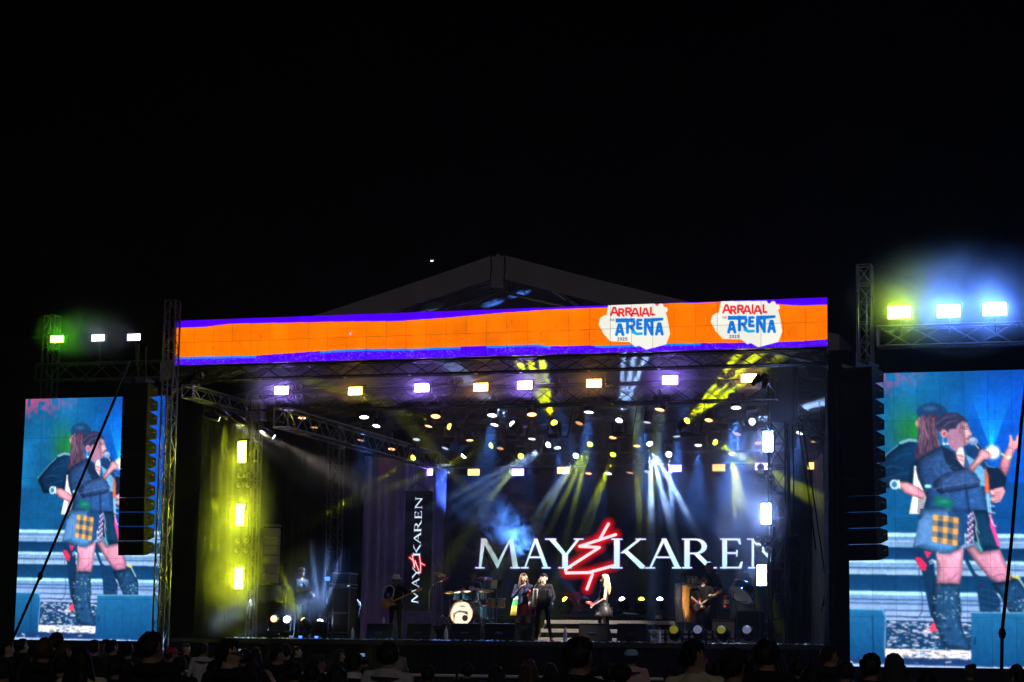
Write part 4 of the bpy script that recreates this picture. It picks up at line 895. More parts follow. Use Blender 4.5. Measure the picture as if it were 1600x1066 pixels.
# short spotlights on the side truss; the first two lit as added stage light
for i, (px, py, tx) in enumerate([(343, 655, 352), (357, 653, 366), (384, 662, 372), (428, 683, 424)]):
    p = P(px, py, -0.3 if i < 3 else 0.2); TG = [P(1092, 940, 4.2), P(728, 950, 5.8), P(890, 985, 3.8), P(825, 930, 1.1)]; q = aim(TG[i]-p)
    t = thing('profile_spot', ['lit profile spot at the front end of the short side truss', 'second profile spot hanging from the short side truss', 'third profile spot on the short side truss with a bright lens', 'lone profile spot hanging from the purple edged side truss'][i], 'spotlight', p, 0, 'profile spots on the side trusses')
    o = MB().lathe([(0.03, 0.42), (0.09, 0.4), (0.1, 0.15), (0.08, 0.1), (0.08, 0.0), (0.07, 0.0)], 14, 0, (0, 0, 0), (0, 0, 1)).build('barrel', 'black_steel', t); o.rotation_mode = 'QUATERNION'; o.rotation_quaternion = q
    o = MB().disc((0, 0, 0.004), (0, 0, -1), 0.07, 14).build('lens', 'lens_cool' if i != 1 else 'dark_lens', t); o.rotation_mode = 'QUATERNION'; o.rotation_quaternion = q
    MB().bar((0, 0, 0.1), (0, 0, 8.35-p.z), 0.015, 6).build('hanger', 'dull_aluminium', t)
    spot('spot_beam', t, (0, 0, 0), q, [20000.0, 8000.0, 7000.0, 13000.0][i], (1.0, 0.84, 0.7), [8, 11, 14, 10][i], 0.5, 0.06).location = (TG[i]-p).normalized()*0.05

for i, (px, py, tx, ty) in enumerate([(1176, 601, 943, 930), (1184, 597, 830, 930), (1193, 606, 1098, 935)]):
    p = P(px, py, -1.3); d = (P(tx, ty, 2.9 if i == 2 else 1.2)-p).normalized(); q = aim(d)
    t = thing('profile_spot', ['red haloed small spotlight at the front truss end by the black tower', 'middle of the small spotlights at the front truss end', 'lowest of the small spotlights at the front truss end'][i], 'spotlight', p, 0, 'small spotlights by the black tower')
    o = MB().lathe([(0.02, 0.3), (0.06, 0.28), (0.07, 0.1), (0.06, 0.06), (0.06, 0.0), (0.05, 0.0)], 12, 0, (0, 0, 0), (0, 0, 1)).build('barrel', 'black_plastic', t); o.rotation_mode = 'QUATERNION'; o.rotation_quaternion = q
    o = MB().disc((0, 0, 0.004), (0, 0, -1), 0.05, 12).build('lens', 'lens_amber', t); o.rotation_mode = 'QUATERNION'; o.rotation_quaternion = q
    MB().tube([(0, 0, 0.1), (0, 0.5, 0.2), (0, 1.35, 0.1)], 0.015, 6).build('arm', 'dull_aluminium', t)
    spot('spot_beam', t, d*0.05, q, [22000.0, 24000.0, 4000.0][i], (1.0, 0.86, 0.76), [9, 9, 6][i], 0.5, 0.06)

# ================================================================== LOUDSPEAKERS
def array_box(w, d, h, back):
    mb = MB(); hb = h*back
    pts = [(0, h/2), (d*0.35, h/2), (d, hb/2), (d, -hb/2), (d*0.35, -h/2), (0, -h/2)]
    return mb.prism([(-w/2, y, z) for y, z in pts], (w, 0, 0))
def line_array(label, px0, px1, py0, py1, Y, n, rz, curve=0.0, w=0.74, d=0.62, hang=9.6):
    top = P((px0+px1)/2, py0, Y); bot = P((px0+px1)/2, py1, Y); h = (top.z-bot.z)/n
    t = thing('line_array', label, 'loudspeaker', (top.x, Y, bot.z), rz)
    me = array_box(w, d, h*0.97, 0.62).mesh('speaker_box', 'array_black'); gm = MB().box((0, -0.012, 0), (w*0.94, 0.02, h*0.86), bev=0.004).mesh('grille', 'array_black')
    hm = MB().tube([(0, d*0.5, 0.03), (0.03, d*0.5, 0.03), (0.03, d*0.7, 0.03), (0, d*0.7, 0.03)], 0.012, 5).mesh('handle', 'dull_aluminium')
    for k in range(n):
        z = h*(k+0.5); f = (n-1-k)/n; y = curve*f*f
        o = obj('speaker_box', me, t, (0, y, z)); o.rotation_euler = (math.radians(7*f*f*(curve > 0)), 0, 0)
        obj('grille', gm, o); obj('handle', hm, o, (w/2, 0, 0))
    MB().box((0, d*0.45, h*n+0.06), (0.1, d*1.3, 0.09)).box((-w*0.42, d*0.3, h*n+0.06), (0.04, d*0.9, 0.06)).box((w*0.42, d*0.3, h*n+0.06), (0.04, d*0.9, 0.06)).build('fly_bar', 'black_steel', t)
    for y in (0.1, d*0.9): MB().bar((0, y, h*n+0.1), (0, y, max(h*n+0.3, hang-bot.z)), 0.02, 6).build('hoist_chain', 'black_steel', t)
    return t
line_array('tall black loudspeaker array hanging in front of the smaller video screen', 192, 232, 598, 868, -1.6, 12, math.radians(0), 0.12, 0.72, 0.6)
line_array('tall black loudspeaker array hanging beside the larger video screen', 1322, 1354, 574, 876, -3.7, 12, -0.3, 0.18, 0.76, 0.62, 9.9)
t = line_array('small loudspeaker array hanging from a bar behind the black stage tower', 1226, 1243, 838, 926, 3.2, 6, 0.2, 0.05, 0.42, 0.4, 7.6)
# stacked side fill at the wing
p = P(419, 985, 2.6)
t = thing('side_fill_stack', 'yellow lit stack of speaker cabinets under a small array at the stage wing', 'loudspeaker', (p.x, 2.6, DECK), 0.25)
MB().box((-0.1, 0.2, 0.5), (0.95, 0.7, 0.98), bev=0.02).build('bass_cabinet', 'black_plastic', t); MB().box((-0.1, 0.2, 1.25), (0.95, 0.7, 0.46), bev=0.02).build('bass_cabinet', 'black_plastic', t)
for k in range(6): 
    o = MB().box((0, 0.15, 1.65+k*0.25), (0.42, 0.35, 0.235), bev=0.015).build('speaker_box', 'tan_grille', t); MB().box((0, -0.03, 1.65+k*0.25), (0.38, 0.012, 0.2)).build('grille', 'tan_grille', o)
MB().box((0, 0.15, 3.1), (0.44, 0.36, 0.05)).build('top_plate', 'aluminium', t)

def wedge(label, px0, px1, Y, rz=0.0, top=975):
    a, b = P(px0, 1000, Y), P(px1, 1000, Y); w_ = b.x-a.x; h = P((px0+px1)/2, top, Y).z-DECK
    t = thing('floor_monitor', label, 'loudspeaker', ((a.x+b.x)/2, Y, DECK+0.006), rz, 'floor monitors along the stage front')
    MB().prism([(-w_/2, 0, 0), (-w_/2, 0.12, h), (-w_/2, 0.55, 0.16), (-w_/2, 0.55, 0)], (w_, 0, 0)).build('cabinet', 'black_plastic', t)
    q = MB(); q.add([(-w_/2+.03, 0.15, h-0.02), (w_/2-.03, 0.15, h-0.02), (w_/2-.03, 0.545, 0.185), (-w_/2+.03, 0.545, 0.185)], [(0, 1, 2, 3)]).build('grille', 'black_cloth', t)
    MB().bar((-w_/2+0.01, 0.115, h+0.002), (w_/2-0.01, 0.115, h+0.002), 0.008, 5).build('edge_strip', 'aluminium', t)
    MB().box((0, -0.004, h*0.45), (0.2, 0.02, 0.07), bev=0.005).build('handle', 'dull_aluminium', t)
for a_, b_, lab in ((571, 611, 'floor monitor in front of the bass player'), (634, 671, 'floor monitor between the bass player and the drums'), (702, 749, 'floor monitor in front of the bass drum'),
                    (756, 803, "floor monitor at the singer's feet"), (903, 948, 'floor monitor in front of the blonde performer'), (963, 1008, 'floor monitor between the blonde performer and the guitarist')):
    wedge(lab, a_, b_, 0.55)

# ================================================================== RISERS AND STEPS
def riser(label, px0, px1, Y0, Y1, h, cat='riser', name='riser'):
    x0, x1 = deck_x(px0, Y0), deck_x(px1, Y0); t = thing(name, label, cat, ((x0+x1)/2, (Y0+Y1)/2, DECK)); n = max(1, round((x1-x0)/1.9)); w_ = (x1-x0)/n
    for i in range(n):
        MB().box((x0-(x0+x1)/2+w_*(i+.5), 0, h-0.04), (w_-0.01, Y1-Y0, 0.08), bev=0.006).build('deck_panel', 'deck_black', t)
        MB().box((x0-(x0+x1)/2+w_*(i+.5), -(Y1-Y0)/2+0.03, (h-0.09)/2), (w_-0.01, 0.02, h-0.09)).build('front_cloth', 'black_cloth', t)
    for s in (-1, 1): MB().box((s*((x1-x0)/2-0.05), (Y1-Y0)/2-0.06, (h-0.09)/2), (0.06, 0.06, h-0.09)).build('leg', 'dull_aluminium', t)
    return t
riser('low black riser under the drum kit', 672, 815, 5.2, 8.0, 0.46)
riser('long dark rear riser carrying the floor beams behind the performers', 690, 1195, 8.1, 11.8, 0.82)
riser('black riser under the percussion', 1060, 1190, 4.6, 7.9, 0.36)
x0, x1 = deck_x(838, 3.6), deck_x(1046, 3.6)
t = thing('metal_steps', 'wide silver metal steps behind the accordion player and the blonde performer', 'steps', ((x0+x1)/2, 3.6, DECK))
for k in range(3):
    for e, q in enumerate(np.linspace(x0, x1, 4)[:-1]):
        w_ = (x1-x0)/3; cxx = q+w_/2-(x0+x1)/2
        MB().box((cxx, 0.38*k, 0.24*k+0.1), (w_-0.012, 0.05, 0.1), bev=0.006).build('step_edge', 'step_metal', t)
        MB().box((cxx, 0.38*k+0.2, 0.24*k+0.14), (w_-0.012, 0.36, 0.02)).build('tread', 'step_metal', t)
for s in (-1, 1): MB().box((s*((x1-x0)/2-0.03), 0.4, 0.3), (0.05, 1.1, 0.05), 0, Matrix.Rotation(0.55, 3, 'X')).build('stringer', 'dull_aluminium', t)
x0, x1 = deck_x(1010, 2.6), deck_x(1120, 2.6)
t = thing('metal_rack', 'low grey slatted metal base behind the floor moving heads', 'rack', ((x0+x1)/2, 2.6, DECK))
for k in range(3): MB().box((0, 0.02*k, 0.08+0.12*k), (x1-x0, 0.04, 0.06), bev=0.005).build('slat', 'step_metal', t)
for s in (-1, 0, 1): MB().box((s*(x1-x0)/2.1, 0.1, 0.2), (0.05, 0.05, 0.4)).build('upright', 'dull_aluminium', t)

# ================================================================== CASES, AMPS
def case(label, px0, px1, py0, py1, Y, name='road_case', cat='case', inner='black_plastic', d=0.6, rz=0.0):
    a, b = P(px0, py1, Y), P(px1, py0, Y); w_, h = b.x-a.x, b.z-a.z; z0 = a.z
    t = thing(name, label, cat, ((a.x+b.x)/2, Y, z0), rz)
    MB().box((0, d/2, h/2), (w_-0.01, d-0.01, h-0.01)).build('shell', inner, t)
    e = 0.018
    for x in (-1, 1):
        for z in (0, 1): MB().box((x*w_/2, d/2, z*h), (e*2, d, e*2), bev=0.004).build('edge_rail', 'aluminium', t)
        MB().box((x*w_/2, 0, h/2), (e*2, e*2, h), bev=0.004).build('edge_rail', 'aluminium', t)
    for z in (0, 1): MB().box((0, 0, z*h), (w_, e*2, e*2), bev=0.004).build('edge_rail', 'aluminium', t)
    for x in (-1, 1):
        for z in (0, 1): MB().sphere((x*w_/2, -0.005, z*h), 0.035, 8).build('corner_ball', 'aluminium', t)
    return t, w_, h
t, w_, h = case('tall black equipment rack with a lit open drawer at the stage wing', 519, 546, 918, 1001, 1.6)
MB().box((0, -0.02, h*0.52), (w_*0.86, 0.02, 0.05)).build('drawer_handle', 'aluminium', t)
for k in range(2): MB().box((0, -0.02, 0.12+0.09*k), (w_*0.9, 0.02, 0.05)).build('rack_unit', 'aluminium', t)
t, w_, h = case('open silver framed mixer case on top of the equipment rack', 519, 546, 896, 913, 1.6, 'mixer_case', 'case')
glow('blue_screen', (0.05, 0.2, 1.0), 3.0, 'NONE')
for k in range(3): MB().box((0, -0.012, h*(0.25+0.25*k)), (w_*0.85, 0.02, 0.018)).build('rack_unit', 'dull_aluminium', t)
MB().box((-w_/2-0.16, 0.05, h*0.5), (0.14, 0.02, 0.1)).build('display', 'blue_screen', t); MB().box((-w_/2-0.16, 0.07, h*0.5), (0.18, 0.02, 0.14)).build('display_housing', 'black_plastic', t)
t, w_, h = case('black road case with silver edges and an orange wooden top', 1150, 1187, 955, 1000, 2.4)
MB().box((0.02, 0.25, h+0.03), (w_*0.95, 0.5, 0.035)).build('wooden_top', 'wood_amber', t)
a, b = P(1112, 998, 2.3), P(1149, 966, 2.3)
t = thing('guitar_amplifier', 'tan grille guitar amplifier behind the floor moving heads', 'amplifier', ((a.x+b.x)/2, 2.3, a.z))
w_, h = b.x-a.x, b.z-a.z
MB().box((0, 0.14, h/2), (w_, 0.26, h), bev=0.015).build('cabinet', 'black_plastic', t); MB().box((0, 0.002, h*0.43), (w_*0.93, 0.02, h*0.78)).build('grille_cloth', 'tan_grille', t); MB().box((0, 0.0, h*0.9), (w_*0.95, 0.02, h*0.12)).build('control_panel', 'dull_aluminium', t)
for k in range(6): MB().bar((-w_*0.38+k*w_*0.13, -0.01, h*0.9), (-w_*0.38+k*w_*0.13, -0.035, h*0.9), 0.012, 8).build('knob', 'white_paint', t)
MB().tube([(-0.1, 0.14, h), (-0.08, 0.14, h+0.04), (0.08, 0.14, h+0.04), (0.1, 0.14, h)], 0.012).build('carry_handle', 'black_plastic', t)

# ================================================================== DRUMS AND PERCUSSION
ZD = DECK+0.466
def at(px, py, Y): return P(px, py, Y)
def drum(t, name, c, axis, r, h, shell, head='cream_skin', n=24):
    ax = Vector(axis).normalized(); c = Vector(c)
    o = MB().lathe([(r, -h/2), (r, h/2)], n, 0, c, ax).build(name, shell, t)
    for s in (-1, 1): MB().disc(c+ax*(s*(h/2-0.004)), ax*s, r*0.99, n).build('drum_head', head, o)
    for s in (-1, 1): MB().lathe([(r*1.0, -0.018), (r*1.04, -0.018), (r*1.04, 0.018), (r*1.0, 0.018), (r*1.0, -0.018)], n, 0, c+ax*(s*h/2), ax).build('hoop', 'chrome' if name != 'bass_shell' else 'wood_amber', o)
    x, y, d = frame(ax); lug = MB()
    for k in range(8): a = k*math.pi/4; q = c+x*(r*1.02*math.cos(a))+y*(r*1.02*math.sin(a)); lug.bar(q-ax*(h*0.42), q+ax*(h*0.42), 0.008, 5)
    lug.build('lug_rod', 'chrome', o, kind='stuff'); return o
mat('drum_sparkle', (0.05, 0.16, 0.26), 0.2, 0.5, 0.6, 40)
p = at(721, 958, 5.7)
t = thing('bass_drum', 'cream headed bass drum with a small script mark and black port hole', 'drum', (p.x, 5.7, ZD))
R = 0.33; o = drum(t, 'bass_shell', (0, 0.2, R+0.02), (0, -1, 0), R, 0.42, 'drum_sparkle')
MB().disc((0.11, -0.012, R-0.11), (0, -1, 0), 0.085, 18).build('port_hole', 'black_cloth', t)
MB().tube([(-0.05, -0.014, R+0.20), (0.0, -0.014, R+0.225), (0.06, -0.014, R+0.21), (0.13, -0.014, R+0.225)], 0.006, 4).tube([(-0.03, -0.014, R+0.235), (0.02, -0.014, R+0.19), (0.05, -0.014, R+0.235), (0.09, -0.014, R+0.19)], 0.005, 4).build('script_mark', 'black_plastic', t)
for s in (-1, 1): MB().bar((s*0.3, 0.1, 0.25), (s*0.42, -0.12, 0.0), 0.012, 6).build('leg', 'chrome', t)
for (x, z, r) in ((-0.2, 0.84, 0.13), (0.08, 0.86, 0.14)):
    drum(t, 'tom', (x, 0.22, z), (0.05, -0.3, 1), r, 0.2, 'drum_sparkle'); MB().bar((x*0.3, 0.25, 2*R), (x, 0.25, z-0.06), 0.014, 6).build('tom_mount', 'chrome', t)
def stand_drum(label, px, py, Y, r, h, z0, name='floor_tom', shell='drum_sparkle', cat='drum'):
    q = at(px, py, Y); t = thing(name, label, cat, (q.x, Y, z0)); z = q.z-z0
    drum(t, 'shell', (0, 0, z), (0, -0.12, 1), r, h, shell)
    for k in range(3):
        a = k*2.1+0.4; MB().bar((r*1.05*math.cos(a), r*1.05*math.sin(a), z+h*0.2), (r*1.25*math.cos(a), r*1.25*math.sin(a), 0), 0.011, 6).build('leg', 'chrome', t)
    return t
stand_drum('blue sparkle floor tom beside the cream bass drum', 760, 956, 5.9, 0.19, 0.34, ZD)
stand_drum('small dark tom above the bass drum on the singer side', 752, 929, 6.0, 0.14, 0.2, ZD)
stand_drum('snare drum between the toms and the seated drummer', 742, 945, 6.3, 0.17, 0.14, ZD, 'snare_drum', 'chrome')
def cymbal(label, px, py, Y, r, z0, tilt=0.2, matname='brass', foot=0.3):
    q = at(px, py, Y); t = thing('cymbal_stand', label, 'cymbal', (q.x, Y, z0), 0, 'cymbals of the drum kit'); z = q.z-z0
    ax = Vector((tilt, -0.25, 1)).normalized()
    MB().lathe([(0.012, 0.03), (0.05, 0.02), (0.07, 0.0), (r, -0.02), (r*0.99, -0.024), (0.07, -0.004)], 26, 0, (0, 0, z), ax).build('cymbal', matname, t)
    MB().bar((0, 0, 0.3), (0, 0, z+0.04), 0.011, 6).build('stand_tube', 'chrome', t)
    for k in range(3): a = k*2.1; MB().bar((0, 0, 0.32), (foot*math.cos(a), foot*math.sin(a), 0.0), 0.011, 6).build('leg', 'chrome', t)
mat('cymbal_pink', (0.5, 0.12, 0.22), 0.3, 0.6, 0.3); mat('cymbal_red', (0.45, 0.1, 0.1), 0.3, 0.6, 0.3)
cymbal('pinkish crash cymbal high on the left of the drum kit', 692, 905, 6.0, 0.25, ZD, -0.35, 'cymbal_pink')
cymbal('small high cymbal tilted over the left toms', 687, 897, 6.5, 0.19, ZD, 0.3)
cymbal("reddish crash cymbal beside the drummer's head", 757, 903, 6.4, 0.23, ZD, 0.1, 'cymbal_red')
cymbal('flat cymbal on the singer side of the drum kit', 760, 923, 5.7, 0.2, ZD, 0.05)
cymbal('hi-hat cymbal low beside the bass drum', 703, 925, 6.1, 0.17, ZD, 0.0)
# bongos on a stand and music stand
q = at(776, 943, 5.0); t = thing('bongo_drums', 'pair of yellow wooden bongos on a thin stand behind the singer', 'bongos', (q.x, 5.0, DECK+0.006)); z = q.z-DECK
for s, r in ((-1, 0.12), (1, 0.105)): drum(t, 'bongo', (s*0.14, 0, z), (0, -0.1, 1), r, 0.22, 'wood_amber')
MB().bar((0, 0, 0), (0, 0, z-0.06), 0.014, 6).build('stand_tube', 'chrome', t)
for k in range(3): a = k*2.1+0.5; MB().bar((0, 0, 0.25), (0.3*math.cos(a), 0.3*math.sin(a), 0), 0.012, 6).build('leg', 'chrome', t)
q = at(775, 914, 4.4); t = thing('music_stand', 'music stand with pale sheets behind the singer', 'music stand', (q.x, 4.4, DECK+0.006)); z = q.z-DECK
MB().box((0, 0.02, z), (0.3, 0.015, 0.24), 0, Matrix.Rotation(-0.3, 3, 'X')).build('desk', 'black_steel', t); MB().box((-0.05, -0.012, z+0.01), (0.17, 0.005, 0.25), 0, Matrix.Rotation(-0.3, 3, 'X')).build('sheet', 'paper', t)
MB().bar((0, 0.02, 0), (0, 0.02, z), 0.012, 6).build('post', 'black_steel', t)
for k in range(3): a = k*2.1; MB().bar((0, 0.02, 0.25), (0.28*math.cos(a), 0.28*math.sin(a), 0), 0.01, 6).build('leg', 'black_steel', t)
ZP = DECK+0.366
def conga(label, px, py0, py1, Y, shell, r=0.16, name='conga_drum', z0=ZP):
    a, b = P(px, py1, Y), P(px, py0, Y); t = thing(name, label, 'drum', (a.x, Y, z0)); h = b.z-z0
    o = MB().lathe([(r*0.72, 0.25), (r*0.9, 0.25+(h-0.25)*0.25), (r*1.12, 0.25+(h-0.25)*0.6), (r*1.0, h)], 22).build('shell', shell, t)
    MB().disc((0, 0, h-0.004), (0, 0, 1), r*0.99, 22).build('drum_head', 'cream_skin', o); MB().lathe([(r, -0.02), (r*1.06, -0.02), (r*1.06, 0.02), (r, 0.02)], 22, 0, (0, 0, h-0.02)).build('hoop', 'chrome', o)
    for k in range(3): q_ = k*2.1+0.3; MB().bar((r*0.8*math.cos(q_), r*0.8*math.sin(q_), 0.45), (r*1.3*math.cos(q_), r*1.3*math.sin(q_), 0), 0.012, 6).build('leg', 'chrome', t)
conga('amber wooden conga drum beside the guitarist', 1077, 913, 962, 4.9, 'wood_amber', 0.19)
conga('tall white conga drum at the left of the percussion', 1062, 912, 972, 5.0, 'white_paint', 0.13)
stand_drum('white snare shaped timbale above the amber conga', 1081, 907, 5.4, 0.13, 0.17, ZP, 'timbale', 'white_paint')
stand_drum('second white timbale hidden behind the guitarist cap', 1097, 907, 5.5, 0.13, 0.17, ZP, 'timbale', 'white_paint')
q = at(1160, 925, 5.0); t = thing('zabumba_drum', 'large shallow drum with a pale hoop lying tilted on a stand at the percussion', 'drum', (q.x, 5.0, ZP)); z = q.z-ZP
o = drum(t, 'shell', (0, 0, z), (-0.35, -0.55, -0.75), 0.34, 0.24, 'drum_sparkle', 'cream_skin'); 
for s in (-1, 1): MB().bar((s*0.3, 0.05, z-0.1), (s*0.35, 0.05, 0), 0.015, 6).build('stand_leg', 'chrome', t)
MB().bar((-0.3, 0.05, z-0.25), (0.3, 0.05, z-0.25), 0.015, 6).build('stand_bar', 'chrome', t)
q = at(1135, 941, 4.4); t = thing('percussion_can', 'red and white cylinder drum on a thin stand beside the guitarist', 'percussion', (q.x, 4.4, DECK+0.006)); z = q.z-DECK
o = MB().lathe([(0.07, -0.16), (0.075, -0.14), (0.075, 0.14), (0.07, 0.16), (0.001, 0.16)], 18, 0, (0, 0, z)).build('can', 'white_paint', t)
for s in (-1, 1): MB().lathe([(0.077, -0.05), (0.077, 0.05)], 18, 0, (0, 0, z+s*0.1)).build('red_band', 'red_plastic', o)
MB().bar((-0.12, 0, 0), (-0.12, 0, z+0.1), 0.01, 6).build('post', 'chrome', t); MB().bar((-0.12, 0, z), (-0.06, 0, z), 0.01, 6).build('arm', 'chrome', t); MB().lathe([(0.16, 0), (0.15, 0.02), (0.02, 0.03)], 16, 0, (-0.12, 0, 0)).build('base', 'black_steel', t)
q = at(1066, 900, 5.6); t = thing('cowbell_stand', 'small cowbell cluster on a stand above the white conga', 'percussion', (q.x, 5.6, ZP)); z = q.z-ZP
for dx, dz in ((-0.06, 0), (0.07, 0.05), (0.02, -0.1)): MB().box((dx, 0, z+dz), (0.11, 0.07, 0.16), 0, Matrix.Rotation(0.4+dx*4, 3, 'Y'), 0.012).build('cowbell', 'dull_aluminium', t)
MB().bar((0, 0.04, 0), (0, 0.04, z), 0.012, 6).build('post', 'chrome', t); MB().lathe([(0.2, 0), (0.18, 0.02), (0.02, 0.04)], 12, 0, (0, 0.04, 0)).build('base', 'black_steel', t)

# microphone stands
def mic_stand(label, px, Y, z0, py_top, boom=None, base=True):
    q = P(px, py_top, Y); t = thing('microphone_stand', label, 'mic stand', (q.x, Y, z0)); z = q.z-z0
    MB().bar((0, 0, 0.02), (0, 0, z), 0.011, 6).build('post', 'dull_aluminium', t)
    for k in range(3): a = k*2.1+0.8; MB().bar((0, 0, 0.22), (0.27*math.cos(a), 0.27*math.sin(a), 0), 0.011, 6).build('leg', 'dull_aluminium', t)
    e = Vector((0, 0, z))
    if boom: e = Vector((boom[0], -0.05, z+boom[1])); MB().bar((-boom[0]*0.3, 0, z-boom[1]*0.3), e, 0.009, 6).build('boom_arm', 'dull_aluminium', t)
    d = Vector((boom[0] if boom else 0, -0.2, boom[1] if boom else 0.3)).normalized(); o = MB().bar(e, e+d*0.16, 0.016, 8, 0, 0.024).build('microphone', 'black_plastic', t); MB().sphere(e+d*0.18, 0.03, 10).build('grille', 'dull_aluminium', o)
mic_stand('tall boom microphone stand over the drum kit', 766, 5.1, DECK+0.006, 888, (-0.05, 0.25))
mic_stand('boom microphone stand leaning in front of the vertical strip', 684, 6.8, DECK+0.006, 885, (-0.35, 0.45))
mic_stand('microphone stand with a long boom in front of the large tilted drum', 1146, 4.2, DECK+0.006, 925, (-0.35, 0.22))
mic_stand('dark microphone stand left of the drum kit', 671, 5.0, DECK+0.006, 925, (0.1, 0.1))
mic_stand('low microphone stand lying behind the monitors', 1022, 1.6, DECK+0.006, 976, (-0.4, -0.1))
mic_stand('microphone stand at the percussion beside the white tower strobe', 1176, 5.6, ZP, 905, (-0.1, 0.1))

# bottles, small things
def bottle(label, px, py, Y, z0, s=1.0):
    x = P(px, 990, Y).x; t = thing('water_bottle', label, 'bottle', (x, Y, z0), 0, 'bottles on the stage')
    MB().lathe([(0.001, 0), (0.034, 0), (0.036, 0.02), (0.036, 0.16), (0.03, 0.2), (0.014, 0.24), (0.014, 0.255)], 14).build('body', 'bottle', t)
    MB().lathe([(0.018, 0.25), (0.018, 0.29), (0.001, 0.29)], 12).build('red_cap', 'red_plastic', t); t.scale = (s*1.3, s*1.3, s*1.3)
bottle('red capped bottle between two monitors below the bass drum', 697, 988, 0.3, DECK+0.006, 1.0)
bottle('red capped bottle behind the dark head of a tall spectator', 883, 990, 0.3, DECK+0.006, 1.0)
bottle('red capped bottle right of the monitor near the guitarist', 1030, 995, 0.3, DECK+0.006, 1.0)
bottle('red capped bottle beside the equipment rack at the wing', 551, 990, 0.5, DECK+0.006, 0.9)
for i, (px, lab) in enumerate(((471, 'blue lit effects pedal under the yellow floor beam'), (496, 'blue lit effects pedal under the white floor beam'))):
    t = thing('effects_pedal', lab, 'box', (P(px, 990, 0.4).x, 0.4, DECK+0.006)); MB().box((0, 0, 0.045), (0.16, 0.12, 0.09), bev=0.01).build('housing', 'black_plastic', t); MB().box((0, -0.066, 0.05), (0.09, 0.012, 0.06)).build('display', 'blue_screen', t)
t = thing('side_table', 'white topped small table of papers behind the blonde performer', 'table', (P(988, 960, 5.2).x, 5.2, DECK)); z = P(988, 960, 5.2).z-DECK
MB().box((0, 0, z-0.02), (0.5, 0.35, 0.03)).build('top', 'black_plastic', t); MB().box((0, -0.02, z+0.012), (0.44, 0.25, 0.03), 0, Matrix.Rotation(0.1, 3, 'Y')).build('papers', 'paper', t)
for s in (-1, 1): MB().bar((s*0.2, 0, 0), (s*0.2, 0, z-0.03), 0.015, 6).build('leg', 'black_steel', t)
t = thing('carton_box', 'small white and red box on the rear riser edge', 'box', (P(1029, 962, 5.4).x, 5.4, DECK)); z = P(1029, 962, 5.4).z-DECK
MB().box((0, 0, z-0.04), (0.16, 0.12, 0.09), bev=0.006).build('carton', 'white_paint', t); MB().box((0, 0, (z-0.09)/2), (0.14, 0.1, z-0.09)).build('pedestal', 'black_plastic', t); MB().box((0.05, -0.065, z-0.04), (0.05, 0.01, 0.05)).build('red_mark', 'red_plastic', t)

# guy cables in front of both screens, ropes beside the tower
def cable(label, pts, r, knots=()):
    c = Vector(pts[-1]); o = MB().tube([Vector(p)-c for p in pts], r, 6).build('guy_cable', 'cable', None, c); tag(o, label, 'cable')
    for k in knots: MB().sphere(Vector(k)-c, r*2.0, 8, 0, (1, 1, 1.6)).build('clamp', 'cable', o)
def gz(px, py, Y): return P(px, py, Y)
cable('black guy cable slanting across the smaller video screen', [gz(203, 566, -0.2), gz(180, 622, -1.9), gz(120, 765, -2.0), gz(63, 900, -2.1), gz(16, 1008, -2.2), (gz(0, 1045, -2.3).x, -2.3, 0.0)], 0.036, [gz(63, 900, -2.1)])
cable('black guy cable hanging steeply in front of the larger video screen', [gz(1612, 520, -3.3), gz(1596, 660, -4.2), gz(1580, 850, -4.4), gz(1566, 985, -4.6), (gz(1561, 1055, -4.7).x, -4.7, 0.0)], 0.042, [gz(1566, 990, -4.6)])
for i, (a, b, lab) in enumerate((((1238, 655), (1240, 828), 'straight black rope beside the black stage tower'), ((1252, 655), (1290, 905), 'black rope slanting away beside the pale grey drape'), ((1246, 655), (1275, 860), 'thin black rope between the two longer ropes'))):
    p, q = P(*a, 3.0), P(*b, 3.2); c = Vector(q); o = MB().tube([p-c, (p+q)/2-c+Vector((0.02, 0, -0.05)), q-c], 0.02, 6).build('rope', 'cable', None, c); tag(o, lab, 'rope')
# drone light far above the roof
t = thing('drone', 'tiny bright drone light in the black sky beside the roof peak', 'drone', P(675, 408, 40)); glow('drone_lamp', (0.9, 0.9, 1), 6, 'NONE')
MB().sphere((0, 0, 0), 0.045, 8, 0, (1.6, 1, 0.6)).build('lamp', 'drone_lamp', t); MB().box((0, 0, 0.08), (0.3, 0.3, 0.06), bev=0.02).build('body', 'black_plastic', t)
for x in (-1, 1):
    for y in (-1, 1): MB().bar((0, 0, 0.08), (x*0.3, y*0.3, 0.12), 0.012, 5).build('arm', 'black_plastic', t); MB().box((x*0.3, y*0.3, 0.15), (0.3, 0.025, 0.008)).build('rotor_blade', 'black_plastic', t)
# hung lamps under the banner's far end
t = thing('bowl_lamps', 'pair of dull white bowl lamps under the far end of the banner', 'lamp', P(305, 600, 0.6))
for dx, dz, rz in ((0.08, 0.22, 0.3), (-0.03, -0.05, -0.2)):
    o = MB().lathe([(0.02, 0.16), (0.1, 0.13), (0.17, 0.02), (0.165, 0.0)], 18, 0, (dx, 0, dz), (0.5, 0.9, 0.25)).build('bowl', 'white_paint', t); MB().sphere((dx-0.02, 0.02, dz), 0.05, 8).build('bulb', 'reflector', o)
MB().bar((0.1, 0.1, -0.1), (0.1, 0.1, 0.75), 0.02, 6).build('hanger', 'dull_aluminium', t)
